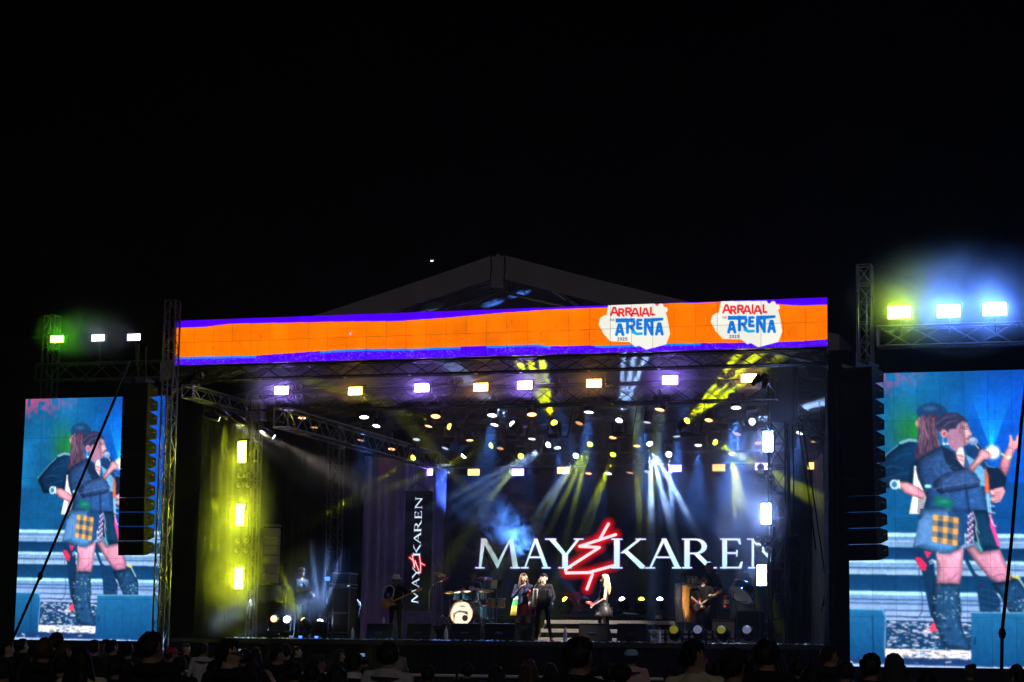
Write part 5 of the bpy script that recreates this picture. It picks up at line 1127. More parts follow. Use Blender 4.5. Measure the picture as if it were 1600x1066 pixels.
# flown fan box at the truss corner
t = thing('fan_unit', 'purple lit square fan unit hung at the corner of the front truss', 'fan', P(402, 640, 1.0))
MB().box((0, 0.1, 0), (0.4, 0.25, 0.55), bev=0.02).build('housing', 'drape_purple', t)  # purple light on the housing is put into its colour
for k in range(3): MB().lathe([(0.12-0.035*k, 0), (0.13-0.035*k, 0), (0.13-0.035*k, 0.02), (0.12-0.035*k, 0.02)], 20, 0, (0.0, -0.04, 0), (0, 1, 0)).build('guard_ring', 'black_steel', t)
MB().box((0.42, 0.1, 0), (0.3, 0.25, 0.55), bev=0.02).build('dimmer_box', 'black_steel', t); MB().bar((0.1, 0.1, 0.27), (0.1, 0.1, 0.6), 0.02, 6).build('hanger', 'dull_aluminium', t)

# ================================================================== PEOPLE
def capsule(p0, r0, p1, r1, n=12):
    p0 = np.array(p0, float); p1 = np.array(p1, float); x, y, d = (np.array(k) for k in frame(Vector(p1-p0) if np.linalg.norm(p1-p0) > 1e-6 else Vector((0, 0, 1))))
    vs_ = []
    for k in range(4): a = math.pi/2*(1-(k+0.35)/4); vs_.append((p0-d*r0*math.sin(a), r0*math.cos(a)))
    vs_ += [(p0, r0), (p1, r1)]
    for k in range(4): a = math.pi/2*((k+0.65)/4); vs_.append((p1+d*r1*math.sin(a), r1*math.cos(a)))
    V = [p0-d*r0]
    for c, r in vs_:
        for i in range(n): t = 2*math.pi*i/n; V.append(c+x*r*math.cos(t)+y*r*math.sin(t))
    V.append(p1+d*r1); m = len(vs_); Fs = [(0, 1+(i+1) % n, 1+i) for i in range(n)]
    for k in range(m-1):
        for i in range(n): j = (i+1) % n; Fs.append((1+k*n+i, 1+k*n+j, 1+(k+1)*n+j, 1+(k+1)*n+i))
    e = len(V)-1; Fs += [(1+(m-1)*n+i, 1+(m-1)*n+(i+1) % n, e) for i in range(n)]
    return V, Fs
def blend(caps, voxel, name, tags, paint=(), smooth=4, lump=0.0):
    """one closed skin round a set of tapered limbs; each face takes the tag of the limb it lies nearest to"""
    V = []; Fs = []
    for (p0, r0, p1, r1, tg) in caps:
        v, f = capsule(p0, r0, p1, r1); o = len(V); V += v; Fs += [tuple(o+i for i in q) for q in f]
    me = bpy.data.meshes.new(name); me.from_pydata([tuple(v) for v in V], [], Fs); bm = bmesh.new(); bm.from_mesh(me); bmesh.ops.recalc_face_normals(bm, faces=bm.faces[:]); bm.to_mesh(me); bm.free()
    tmp = bpy.data.objects.new('tmp', me); col.objects.link(tmp)
    m = tmp.modifiers.new('r', 'REMESH'); m.mode = 'VOXEL'; m.voxel_size = voxel; m.use_smooth_shade = True
    s = tmp.modifiers.new('s', 'SMOOTH'); s.factor = 0.5; s.iterations = smooth
    dg = bpy.context.evaluated_depsgraph_get(); out = bpy.data.meshes.new_from_object(tmp.evaluated_get(dg)); bpy.data.objects.remove(tmp); out.name = name
    n = len(out.polygons); C = np.empty(n*3); out.polygons.foreach_get('center', C); C = C.reshape(-1, 3); best = np.full(n, 1e9); idx = np.zeros(n, int)
    for (p0, r0, p1, r1, tg) in caps:
        p0 = np.array(p0, float); d = np.array(p1, float)-p0; L2 = d@d+1e-9; t = np.clip(((C-p0)@d)/L2, 0, 1); D = np.linalg.norm(C-p0-t[:, None]*d, axis=1)-(r0+(r1-r0)*t)
        k = D < best; best[k] = D[k]; idx[k] = tags.index(tg)
    for (c, r, tg) in paint: idx[np.linalg.norm(C-np.array(c), axis=1) < r] = tags.index(tg)
    out.polygons.foreach_set('material_index', idx); out.polygons.foreach_set('use_smooth', [True]*n)
    if lump:
        co = np.empty(len(out.vertices)*3); out.vertices.foreach_get('co', co); co = co.reshape(-1, 3); no = np.empty(len(out.vertices)*3); out.vertices.foreach_get('normal', no)
        k = np.sin(co[:, 0]*90+np.sin(co[:, 2]*14)*2)*np.cos(co[:, 1]*80+co[:, 2]*8); co += no.reshape(-1, 3)*(k*lump)[:, None]; out.vertices.foreach_set('co', co.ravel())
    out.update(); return out
TAGS = ['skin', 'top', 'bottom', 'shoe', 'dark', 'lip', 'hair']
BASE = dict(shL=(-.185, .01, 1.40), shR=(.185, .01, 1.40), elL=(-.25, .04, 1.13), elR=(.25, .04, 1.13), wrL=(-.26, -.06, .88), wrR=(.26, -.06, .88), hpL=(-.09, 0, .92), hpR=(.09, 0, .92),
            knL=(-.11, -.03, .50), knR=(.11, -.03, .50), anL=(-.12, .03, .085), anR=(.12, .03, .085), toL=(-.14, -.13, .04), toR=(.14, -.13, .04), hdir=0.0, hpitch=0.0, hx=0.0, hy=0.0, hz=0.0, slim=1.0, bare=())
def person_caps(**kw):
    J = dict(BASE); J.update(kw); g = lambda k: np.array(J[k], float); c = []; sl = J['slim']; bare = J['bare']
    mid = (g('shL')+g('shR'))/2; pel = (g('hpL')+g('hpR'))/2; up = mid-pel
    for s in (-1, 1): c.append((pel+np.array((s*.07*sl, 0, .05)), .1*sl, mid+np.array((s*.08*sl, .0, -.13)), .108*sl, 'top'))
    c.append((g('shL')*[.85, 1, 1]+mid*[.15, 0, 0]+np.array((0, 0, -.02)), .066*sl, g('shR')*[.85, 1, 1]+mid*[.15, 0, 0]+np.array((0, 0, -.02)), .066*sl, 'top')); c.append((g('hpL')*1.0, .105*sl, g('hpR')*1.0, .105*sl, 'bottom'))
    for s in 'LR':
        c.append((g('hp'+s), .088*sl, g('kn'+s), .056, 'skin' if 'leg' in bare else 'bottom')); c.append((g('kn'+s), .054, g('an'+s), .038, 'skin' if 'shin' in bare else ('shoe' if 'boot' in bare else 'bottom')))
        c.append((g('an'+s)-[0, 0, .03], .045, g('to'+s), .036, 'shoe')); c.append((g('sh'+s), .058*sl, g('el'+s), .042*sl, 'skin' if 'arm' in bare else 'top')); c.append((g('el'+s), .041*sl, g('wr'+s), .028, 'skin' if ('arm' in bare or 'fore' in bare) else 'top'))
        a = g('wr'+s)-g('el'+s); a = a/np.linalg.norm(a); w = g('wr'+s); side = np.cross(a, (0, 0, 1)); side = side/(np.linalg.norm(side)+1e-6); fw = np.cross(side, a)
        c.append((w+a*.02, .026, w+a*.07, .03, 'skin'))
        for k, q in enumerate((-1.5, -.5, .5, 1.5)):
            b0 = w+a*.08+side*(q*.019); b1 = b0+a*(.04-.005*abs(q))-fw*.012; b2 = b1+a*.02-fw*.03
            c.append((b0, .0125, b1, .0115, 'skin')); c.append((b1, .0115, b2, .010, 'skin'))
        c.append((w+a*.03+side*.03, .013, w+a*.075+side*.05-fw*.02, .0115, 'skin'))
    R = Matrix.Rotation(J['hdir'], 3, 'Z') @ Matrix.Rotation(J['hpitch'], 3, 'X'); n0 = mid+np.array((0, .015, .02)); hc = n0+np.array((J['hx'], J['hy']-.005, J['hz']+.178))
    for s in 'LR': c.append((n0+np.array((0, .01, .02)), .055, g('sh'+s)*[.7, 1, 1]+mid*[.3, 0, 0]+np.array((0, 0, .0)), .06*sl, 'top'))
    h = lambda x, y, z: hc+np.array(R @ Vector((x, y, z)))
    c.append((n0+np.array((0, 0, .03)), .06, h(0, .02, -.06), .055, 'skin')); c.append((h(0, .012, .025), .094, h(0, .02, .0), .09, 'skin')); c.append((h(0, -.03, -.03), .066, h(0, -.05, -.08), .042, 'skin')); c.append((h(0, -.085, .0), .012, h(0, -.107, -.03), .017, 'skin'))
    for s in (-1, 1): c.append((h(s*.09, .015, .01), .015, h(s*.093, .02, -.02), .012, 'skin'))
    pn = [(h(s*.036, -.085, .008), .014, 'dark') for s in (-1, 1)]+[(h(s*.036, -.085, .032), .014, 'dark') for s in (-1, 1)]+[(h(0, -.093, -.058), .02, 'lip')]
    return c, pn, h
def hair_caps(h, style):
    c = [(h(0, .02, .045), .096, h(0, .045, .0), .088, 'hair'), (h(0, -.02, .085), .06, h(0, .03, .075), .07, 'hair')]
    for s in (-1, 1): c.append((h(s*.06, .03, .04), .05, h(s*.07, .045, -.02), .035, 'hair'))
    if style == 'long':
        for s in (-1, 0, 1): c += [(h(s*.055, .06, 0), .055, h(s*.08, .1, -.2), .06, 'hair'), (h(s*.08, .1, -.2), .06, h(s*.075, .1, -.36), .03, 'hair')]
        for s in (-1, 1): c += [(h(s*.085, .0, .02), .03, h(s*.11, -.02, -.16), .032, 'hair'), (h(s*.11, -.02, -.16), .032, h(s*.11, -.03, -.3), .02, 'hair')]
    if style == 'tail': c += [(h(0, .1, .05), .035, h(.01, .16, .0), .04, 'hair'), (h(.01, .16, .0), .042, h(.02, .15, -.2), .02, 'hair')]
    if style == 'bun': c += [(h(0, .08, .1), .05, h(0, .1, .11), .05, 'hair')]
    if style == 'hood': c = [(h(0, .03, .03), .112, h(0, .05, -.06), .115, 'hair'), (h(0, .06, -.1), .11, h(0, .06, -.2), .14, 'hair')]
    return c
def cap_mesh(h, visor=True, back=False, brim=False):
    mb = MB(); up = Vector(h(0, 0, 1)-h(0, 0, 0)); fw = Vector(h(0, -1, 0)-h(0, 0, 0)); o = Vector(h(0, .012, .045)); sd = fw.cross(up)
    mb.lathe([(.104, -.01), (.106, .02), (.095, .06), (.06, .09), (.001, .1)], 20, 0, o, up)
    if brim: mb.lathe([(.1, .0), (.165, -.025), (.165, -.03), (.1, -.008)], 22, 0, o, up)
    elif visor:
        q = -1 if back else 1
        mb.prism([o+sd*(.085*math.cos(a))+fw*(q*(.08+.085*math.sin(a))) for a in np.linspace(0, math.pi, 9)], up*.012)
    return mb
SKIN = {k: mat('skin_'+k, v, 0.55, 0, 0.08, 5) for k, v in dict(light=(.56, .36, .27), tan=(.42, .25, .17), brown=(.25, .13, .08)).items()}
def cloth(name, c, r=0.85): return mat('cloth_'+name, c, r, 0, 0.2, 18, 0.25)
cloth('black', (.015, .015, .017)); cloth('charcoal', (.05, .05, .055)); cloth('navy', (.02, .03, .07)); cloth('grey', (.58, .58, .58)); cloth('beige', (.68, .6, .42)); cloth('white', (.8, .8, .8)); cloth('denim', (.08, .14, .26))
cloth('red', (.5, .04, .04)); cloth('skyblue', (.38, .62, .85)); cloth('pink', (.75, .46, .46)); cloth('olive', (.1, .1, .06)); cloth('magenta', (.6, .03, .25)); cloth('lightdenim', (.3, .45, .62)); cloth('green', (.03, .3, .12)); cloth('yellow', (.75, .6, .05)); cloth('maroon', (.2, .03, .05))
mat('hair_black', (.012, .01, .01), .5, 0, .3, 40); mat('hair_brown', (.08, .04, .025), .5, 0, .35, 40); mat('hair_blonde', (.55, .36, .14), .45, 0, .35, 40); mat('hair_grey', (.3, .29, .28), .6, 0, .3, 40); mat('lip', (.4, .08, .09), .4); mat('eye_dark', (.02, .012, .01), .2); mat('red_shoe', (.65, .02, .02), .4); mat('boot', (.04, .05, .07), .5, 0, .6, 30)
mat('sequin', (.012, .012, .014), .5, 0, .9, 160)
def person(label, loc, rz, scale=1.0, skin='light', top='cloth_black', bottom='cloth_black', shoe='cloth_black', hair='hair_black', style='short', voxel=0.0125, group=None, hat=None, **pose):
    c, pn, h = person_caps(**pose); me = blend(c, voxel, 'person', TAGS, pn)
    for m in ('skin_'+skin, top, bottom, shoe, 'eye_dark', 'lip', hair): me.materials.append(MATS[m])
    o = obj('person', me, None, loc); o.rotation_euler = (0, 0, rz); o.scale = (scale,)*3; tag(o, label, 'person', group)
    if style:
        hm = blend(hair_caps(h, style), 0.013, 'hair', ['hair'], (), 3, 0.004); hm.materials.append(MATS[hair if style != 'hood' else top]); obj('hair' if style != 'hood' else 'hood', hm, o)
    if hat: cap_mesh(h, True, hat[1] == 'back', hat[1] == 'brim').build('hat' if hat[1] == 'brim' else 'cap', hat[0], o)
    return o, h
def face_cam(x, y): return math.atan2(x-EYE.x, -(y-EYE.y))*-1.0
BAND = 'musicians on the stage'
def spot_on(px, Y): return Vector((deck_x(px, Y), Y, DECK+0.008))

# ---- singer in a patched jacket
q = spot_on(817, 1.0)
sg, h = person('singer in a patched denim jacket and slouch boots holding a microphone', q, 0.25, 1.0, 'tan', 'cloth_navy', 'cloth_black', 'boot', 'hair_brown', 'long', group=BAND, slim=0.9, bare=('leg', 'boot'), hdir=0.25, hpitch=-0.05,
               elL=(-.27, -.05, 1.12), wrL=(-.05, -.2, 1.36), elR=(.26, .02, 1.13), wrR=(.2, -.17, 1.02), knL=(-.14, -.04, .5), anL=(-.17, .02, .09), toL=(-.2, -.14, .04), knR=(.13, -.06, .5), anR=(.2, .0, .09), toR=(.25, -.14, .04))
def jacket_shell(r_top, r_hem, z0, z1, n=28, open_=0.5):
    vs_ = []; rows_ = 8
    for j in range(rows_+1):
        v = j/rows_; z = z0+(z1-z0)*v
        for i in range(n+1):
            a = -math.pi/2+open_+(2*math.pi-2*open_)*i/n; r = (r_hem+(r_top-r_hem)*v)*(1+0.04*math.sin(i*2.3)*(1-v)); vs_.append((r*math.cos(a)*1.12, r*math.sin(a)*0.82, z))
    return vs_, [(j*(n+1)+i, j*(n+1)+i+1, (j+1)*(n+1)+i+1, (j+1)*(n+1)+i) for j in range(rows_) for i in range(n)], n
vs_, fs, n_ = jacket_shell(.2, .3, .66, 1.3); mi = []
for k in range(len(fs)):
    j, i = divmod(k, n_); m = 0
    if i < 5: m = [3, 3, 4, 4, 1, 1, 2, 2][j]
    if i > n_-9: m = [5, 5, 5, 6, 6, 1, 0, 0][j] if i > n_-6 else [1, 1, 5, 5, 6, 0, 0, 0][j]
    mi.append(m)
mb = MB(); mb.add(vs_, fs, 0, True); mb.m = mi; mb.build('patched_jacket', ['cloth_navy', 'cloth_lightdenim', 'cloth_red', 'cloth_magenta', 'cloth_pink', 'cloth_yellow', 'cloth_green'], sg)
MB().lathe([(.13, .95), (.2, .78), (.23, .66)], 24).build('skirt', 'cloth_maroon', sg)
for s, x in ((-1, -.155), (1, .165)):
    MB().lathe([(.075, .02), (.085, .12), (.07, .2), (.09, .28), (.075, .36), (.088, .44)], 14, 0, (x+s*.02, 0.0, 0)).build('slouch_boot', 'boot', sg)
w = Vector((-.05, -.2, 1.36)); mic = MB().bar(w+Vector((.02, -.03, -.02)), w+Vector((.06, -.01, .14)), .013, 8, 0, .019).build('microphone', 'black_plastic', None, None); mic.location = q; mic.rotation_euler = sg.rotation_euler; mic.scale = sg.scale
MB().sphere(w+Vector((.066, -.008, .165)), .027, 10).build('grille', 'dull_aluminium', mic); tag(mic, "silver headed microphone in the singer's hand", 'microphone')

# ---- accordion player
q = spot_on(848, 1.0)
ac, h = person('accordion player in black with bright red shoes, one hand at his face', q, 0.1, 1.0, 'light', 'cloth_black', 'cloth_black', 'red_shoe', 'hair_black', 'short', group=BAND, elL=(-.26, -.06, 1.16), wrL=(-.09, -.2, 1.5), elR=(.28, -.02, 1.14), wrR=(.28, -.2, .98), hpitch=0.15, hdir=-0.1,
                knL=(-.14, -.03, .5), anL=(-.16, .02, .09), toL=(-.2, -.13, .04), knR=(.15, -.03, .5), anR=(.21, .02, .09), toR=(.27, -.12, .04))
acc = thing('accordion', 'black piano accordion with white keys strapped on the man in red shoes', 'accordion', q, 0.1)
MB().box((-.1, -.24, 1.12), (.11, .2, .46), 0, Matrix.Rotation(0.12, 3, 'Y'), 0.015).build('keyboard_case', 'black_plastic', acc)
kb = MB().box((-.15, -.35, 1.1), (.12, .05, .46), 0, Matrix.Rotation(0.12, 3, 'Y')).build('keyboard', 'white_paint', acc)
for k in range(11): MB().box((-.125, -.378, .91+k*.038), (.07, .012, .018), 0, Matrix.Rotation(0.12, 3, 'Y')).build('black_key', 'black_plastic', kb)
for k in range(9): MB().box((-.04+k*.02, -.24+.004*k, 1.12-.003*k), (.013, .21, .42), 0, Matrix.Rotation(-0.05-0.02*k, 3, 'Z')).build('bellows_fold', 'array_black' if k % 2 else 'cloth_black', acc)
MB().box((.19, -.21, 1.1), (.1, .2, .42), 0, Matrix.Rotation(-0.25, 3, 'Z'), 0.015).build('bass_case', 'black_plastic', acc); MB().box((.25, -.3, 1.06), (.04, .04, .26), 0, None, 0.01).build('strap_plate', 'aluminium', acc)
MB().box((.1, -.22, 1.345), (.26, .14, .012), 0, Matrix.Rotation(0.08, 3, 'Y')).build('top_trim', 'dull_aluminium', acc)

# ---- blonde performer
q = spot_on(943, 1.2)
bd, h = person('blonde performer in a black sequined dress turned to the side', q, -1.1, 0.99, 'tan', 'sequin', 'sequin', 'cloth_black', 'hair_blonde', 'long', group=BAND, slim=0.86, bare=('arm', 'leg', 'shin'), elL=(-.24, -.06, 1.12), wrL=(-.1, -.24, .98), elR=(.24, -.04, 1.1), wrR=(.1, -.25, .96), hdir=-0.1)
mb = MB(); n_ = 30; prof = [(.13, 1.0), (.2, .88), (.25, .76), (.27, .66)]; vs_ = []
for r_, z in prof:
    for i in range(n_): a = 2*math.pi*i/n_; k = r_*(1+.09*math.sin(i*math.pi*2/3)*(1.05-z)); vs_.append((k*math.cos(a), k*.85*math.sin(a), z))
mb.add(vs_, [(j*n_+i, j*n_+(i+1) % n_, (j+1)*n_+(i+1) % n_, (j+1)*n_+i) for j in range(3) for i in range(n_)], 0, True).build('flared_skirt', 'sequin', bd)
mb = MB(); r = random.Random(9)
for k in range(150): a = r.uniform(0, 6.3); z = r.uniform(.05, 1.0); R_ = (.25 if z > .62 else .12)*(1.02 if z < .9 else .75); mb.sphere((R_*math.cos(a), R_*.86*math.sin(a), z), .011, 4)
mb.build('sequins', 'chrome', bd, kind='stuff')
MB().lathe([(.11, .05), (.13, .3), (.15, .64)], 16).build('trouser_flare', 'sequin', bd)
tb = thing('tambourine', 'small red tambourine held by the blonde performer', 'tambourine', q, -1.1); MB().lathe([(.1, -.02), (.11, -.02), (.11, .02), (.1, .02), (.1, -.02)], 18, 0, (0, -.36, .98), (.3, .2, 1)).build('frame', 'red_plastic', tb)
for k in range(5): a = k*1.256; MB().disc((.105*math.cos(a), -.36+.105*math.sin(a), .98), (math.cos(a), math.sin(a), 0), .022, 8).build('jingle', 'chrome', tb)

# ---- guitars
def guitar(name, label, cat, loc, rz, body_mat, guard, length=0.62, tilt=0.5, at_=(0, -.17, 1.02), flip=1):
    t = thing(name, label, cat, loc, rz); out = [(-.24, .02), (-.22, .11), (-.12, .15), (-.02, .12), (.06, .11), (.14, .16), (.17, .12), (.11, .05), (.1, 0), (.11, -.05), (.14, -.1), (.1, -.13), (.02, -.1), (-.06, -.1), (-.16, -.14), (-.23, -.08)]
    R = Matrix.Rotation(-tilt, 3, 'Y'); A = Vector(at_); f = lambda x, z, y=0: A+R @ Vector((x*flip, y, z))
    MB().prism([f(x, z) for x, z in out], (0, .045, 0)).build('body', body_mat, t)
    MB().prism([f(x*.62+.01, z*.62-.005, -.006) for x, z in out], (0, .006, 0)).build('pickguard', guard, t)
    nk = MB(); a, b = f(.08, 0, .01), f(.08+length, 0, .01); nk.add([], []); nk.bar(a, b, .024, 6).build('neck', 'wood_amber' if guard != 'white_paint' else 'maple', t)
    MB().prism([f(.08+length, -.03, -.005), f(.22+length, -.05, -.005), f(.24+length, .03, -.005), f(.08+length, .035, -.005)], (0, .02, 0)).build('headstock', 'wood_amber', t)
    for k in range(4): MB().sphere(f(.11+length+.03*k, .045, .0), .012, 6).build('tuner', 'chrome', t)
    MB().tube([f(-.22, .05, .03), A+Vector((-.2*flip, .1, .4)), A+Vector((-.02*flip, .12, .48)), A+Vector((.12*flip, -.02, .38)), f(.14, .12, .02)], .018, 6).build('strap', 'strap_white' if name == 'bass_guitar' else 'cloth_black', t)
    return t
mat('maple', (.55, .38, .2), .4); mat('bass_wood', (.5, .18, .06), .25, 0, .3, 10); mat('sunburst', (.3, .04, .03), .2, 0, .4, 6); mat('strap_white', (.5, .6, .7), .6)
q = spot_on(617, 3.6)
person('bass player in black with a pale brimmed hat', q, 0.15, 1.04, 'brown', 'cloth_black', 'cloth_black', 'cloth_black', 'hair_black', 'short', group=BAND, hat=('cloth_grey', 'brim'), elL=(-.3, .02, 1.16), wrL=(-.12, -.19, 1.06), elR=(.34, -.02, 1.18), wrR=(.42, -.2, 1.3), hdir=0.4)
guitar('bass_guitar', 'brown wooden bass guitar with a white strap', 'bass guitar', q, 0.15, 'bass_wood', 'wood_amber', 0.72, 0.42, (-.12, -.2, 1.03))
q = spot_on(1098, 2.9)
person('guitarist in black with a black and white cap beside the congas', q, 0.3, 1.03, 'light', 'cloth_black', 'cloth_black', 'cloth_black', 'hair_black', 'short', group=BAND, hat=('cloth_black', 'front'), bare=('fore',), elL=(-.3, .02, 1.16), wrL=(-.16, -.19, 1.04), elR=(.32, -.02, 1.2), wrR=(.2, -.22, 1.22), hpitch=0.3, hdir=-0.1)
guitar('electric_guitar', 'red electric guitar with a white pickguard', 'guitar', q, 0.3, 'sunburst', 'white_paint', 0.5, 0.6, (-.13, -.2, .98))
# ---- drummer, percussionist, crew
x = P(739, 900, 6.9).x
dm, h = person('drummer in a dark printed shirt seated behind the drum kit', (x, 6.9, P(739, 893, 6.9).z-1.36), 0.1, 1.0, 'brown', 'cloth_charcoal', 'cloth_black', 'cloth_black', 'hair_black', 'short', group=BAND, bare=('fore',),
               shL=(-.19, -.02, 1.03), shR=(.19, -.02, 1.03), hpL=(-.1, .05, .55), hpR=(.1, .05, .55), knL=(-.2, -.35, .52), knR=(.2, -.35, .52), anL=(-.2, -.4, .1), anR=(.2, -.4, .1), toL=(-.22, -.55, .05), toR=(.22, -.55, .05), elL=(-.3, -.12, .82), wrL=(-.2, -.36, .85), elR=(.3, -.12, .82), wrR=(.25, -.36, .84))
MB().sphere((0, -.135, .88), .07, 10, 0, (1.2, .4, .9)).build('shirt_print', 'cloth_grey', dm)
t = thing('drum_stool', 'drum stool under the seated drummer', 'stool', (x, 6.96, DECK+0.466)); zz = P(739, 893, 6.9).z-1.36+.46-DECK-.466
MB().lathe([(.001, zz), (.16, zz), (.17, zz-.03), (.16, zz-.07), (.001, zz-.07)], 18).build('seat', 'black_cloth', t); MB().bar((0, 0, .1), (0, 0, zz-.07), .02, 8).build('post', 'chrome', t)
for k in range(3): a = k*2.1; MB().bar((0, 0, .18), (.22*math.cos(a), .22*math.sin(a), 0), .012, 6).build('leg', 'chrome', t)
for s, d_ in ((-1, (.14, -.3, -.06)), (1, (-.1, -.3, -.03))):
    w = Vector((s*.22, -.42, .85)); o = MB().bar(w-Vector(d_)*.2, w+Vector(d_), .009, 6).build('drum_stick', 'maple', None, dm.location); o.rotation_euler = dm.rotation_euler; tag(o, f"drum stick in the drummer's {'near' if s > 0 else 'far'} hand, pointing at the {'snare' if s < 0 else 'floor tom'}", 'drum stick')
x = P(1108, 900, 6.6).x
person('shadowed percussionist standing behind the guitarist', (x, 6.6, DECK+.37), 0.1, (P(1108, 877, 6.6).z-DECK-.37)/1.755, 'brown', 'cloth_black', 'cloth_black', 'cloth_black', 'hair_black', 'short', group=BAND, voxel=.016, elL=(-.3, -.06, 1.12), wrL=(-.2, -.3, 1.1), elR=(.3, -.06, 1.12), wrR=(.2, -.3, 1.1))
q = spot_on(468, 2.2)
cr, h = person('crew man in a black polo looking down at a phone at the stage wing', q, 1.25, (P(470, 886, 2.2).z-DECK)/1.755, 'tan', 'cloth_black', 'cloth_black', 'cloth_black', 'hair_black', 'short', bare=('fore',), elL=(-.24, -.06, 1.14), wrL=(-.1, -.36, 1.22), elR=(.22, -.1, 1.12), wrR=(.08, -.3, 1.08), hpitch=0.45, hdir=0.1)
MB().box((-.13, -.1, 1.3), (.08, .03, .05), 0, None, .008).build('chest_badge', 'cloth_grey', cr)
ph = MB().box((0, 0, 0), (.075, .012, .15), 0, None, .004); o = ph.build('phone', 'black_plastic', None, cr.location+Matrix.Rotation(1.25, 3, 'Z') @ (Vector((-.1, -.5, 1.25))*cr.scale.x)); o.rotation_euler = (-.9, 0, 1.25); tag(o, 'phone held by the crew man in black at the wing', 'phone'); MB().box((0, .008, 0), (.068, .004, .14)).build('screen', 'blue_screen', o)
q = spot_on(557, 3.0)
person('crew member in a red cap bending over beside the equipment rack', q, -1.2, 1.0, 'tan', 'cloth_charcoal', 'cloth_black', 'cloth_black', 'hair_black', 'short', hat=('cloth_red', 'front'), bare=('fore',), shL=(-.185, -.22, 1.28), shR=(.185, -.22, 1.28), elL=(-.24, -.3, 1.04), wrL=(-.15, -.45, .95), elR=(.24, -.3, 1.04), wrR=(.15, -.45, .95), hy=-.12, hz=-.06, hpitch=.6)
q = spot_on(1302, 1.2)
person('shadowed crew member in a yellow cap beside the big loudspeaker array', q, -0.6, (P(1302, 886, 1.2).z-DECK)/1.77, 'brown', 'cloth_black', 'cloth_black', 'cloth_black', 'hair_black', 'short', hat=('cloth_yellow', 'front'), voxel=.016)
for px, Y, zt, lab in ((599, 1.0, 0, 'small clear bottle on the monitor in front of the bass player'),):
    t = thing('water_bottle', lab, 'bottle', (P(px, 970, 0.7).x, 0.72, P(px, 976, 0.7).z-0.02), 0, 'bottles on the stage'); MB().lathe([(.001, 0), (.03, 0), (.03, .12), (.012, .16), (.012, .2), (.001, .2)], 12).build('body', 'bottle', t)

# ================================================================== CROWD
VAR = {}
def crowd_body(v):
    if v in VAR: return VAR[v]
    kw = dict(a={}, turnR=dict(hdir=math.radians(-75)), turnL=dict(hdir=math.radians(60)), half=dict(hdir=math.radians(-40)), phone=dict(elR=(.3, -.12, 1.28), wrR=(.16, -.3, 1.6), elL=(-.25, -.1, 1.15)), arms=dict(elL=(-.36, -.05, 1.3), wrL=(-.2, -.12, 1.55)))[v]
    c, pn, h = person_caps(**kw); me = blend(c, 0.017, 'person', TAGS, pn)
    for m in ('skin_tan', 'cloth_black', 'cloth_black', 'cloth_black', 'eye_dark', 'lip', 'hair_black'): me.materials.append(MATS[m])
    hs = {}
    VAR[v] = (me, h, hs); return VAR[v]
def spectator(label, px, top, w, v='a', style='short', topc='cloth_black', skin='tan', hair='hair_black', hat=None, extra=None, rz=None, group='people in the crowd'):
    """px, top: where the top of the head shows; w: width of the head in the photograph"""
    D = F_PX*0.19/w; p = PD(px, top, D); p.z = max(1.5, min(2.02, p.z)); me, h, hs = crowd_body(v)
    full = 1.735 + (0.02 if style in ('bun', 'hood') else 0)
    o = obj('person', me, None, (p.x, p.y, 0)); s = p.z/full; o.scale = (s, s, s)
    to = math.atan2(-p.x*0.6-p.x*0.4, 0-p.y)
    rr = random.Random(int(px*7)); o.scale = (s*rr.uniform(.96, 1.12), s*rr.uniform(.96, 1.1), s)
    o.rotation_euler = (math.radians(rr.uniform(-3, 3)), math.radians(rr.uniform(-4, 4)), math.pi + math.atan2(p.x+0.5, -p.y+4) + rr.uniform(-.35, .35) if rz is None else rz); tag(o, label, 'person', group)
    for i, m in ((0, 'skin_'+skin), (1, topc)):
        o.material_slots[i].link = 'OBJECT'; o.material_slots[i].material = MATS[m]
    if style:
        if style not in hs: m = blend(hair_caps(h, style), 0.016, 'hair', ['hair'], (), 2, 0.009); m.materials.append(MATS['hair_black']); hs[style] = m
        k = obj('hood' if style == 'hood' else 'hair', hs[style], o); k.material_slots[0].link = 'OBJECT'; k.material_slots[0].material = MATS[topc if style == 'hood' else hair]
    if style != 'hood': MB().lathe([(.078, 1.475), (.085, 1.46), (.12, 1.425), (.155, 1.395)], 18, 0, (0, .02, 0)).build('neckband', topc, o)
    if hat: cap_mesh(h, True, hat[1] == 'back').build('cap', hat[0], o)
    if extra == 'glasses':
        mb = MB(); 
        for s_ in (-1, 1): mb.box(h(s_*.04, -.105, .01), (.05, .012, .035), 0, Matrix.Rotation(math.radians(-75), 3, 'Z')); mb.bar(h(s_*.07, -.1, .015), h(s_*.098, .02, .01), .005, 5)
        mb.build('glasses', 'black_plastic', o)
    if extra == 'collar': MB().lathe([(.082, 1.50), (.1, 1.47), (.125, 1.43)], 16, 0, (0, .015, 0)).build('collar', 'cloth_white', o)
    if extra == 'band': MB().tube([h(-.1, .01, -.01), h(-.105, .01, .06), h(-.06, .01, .12), h(0, .01, .14), h(.06, .01, .12), h(.105, .01, .06), h(.1, .01, -.01)], .014, 6).build('headphones', 'dull_aluminium', o)
    if extra == 'phone':
        c = MB().box((0, 0, 0), (.15, .012, .078), 0, None, .004).build('phone', 'black_plastic', None, o.matrix_basis @ Vector((.15, -.42, 1.7))); c.rotation_euler = (0, 0, o.rotation_euler.z); tag(c, 'phone raised by '+label, 'phone')
        MB().box((0, .008, 0), (.14, .004, .07)).build('screen', 'phone_screen', c)
    return o
glow('phone_screen', (0.3, 0.5, 0.8), 0.5, 'NONE')
SP = spectator
SP('spectator with a bun and pale face at the far left edge', 22, 1001, 17, 'turnR', 'bun', skin='light')
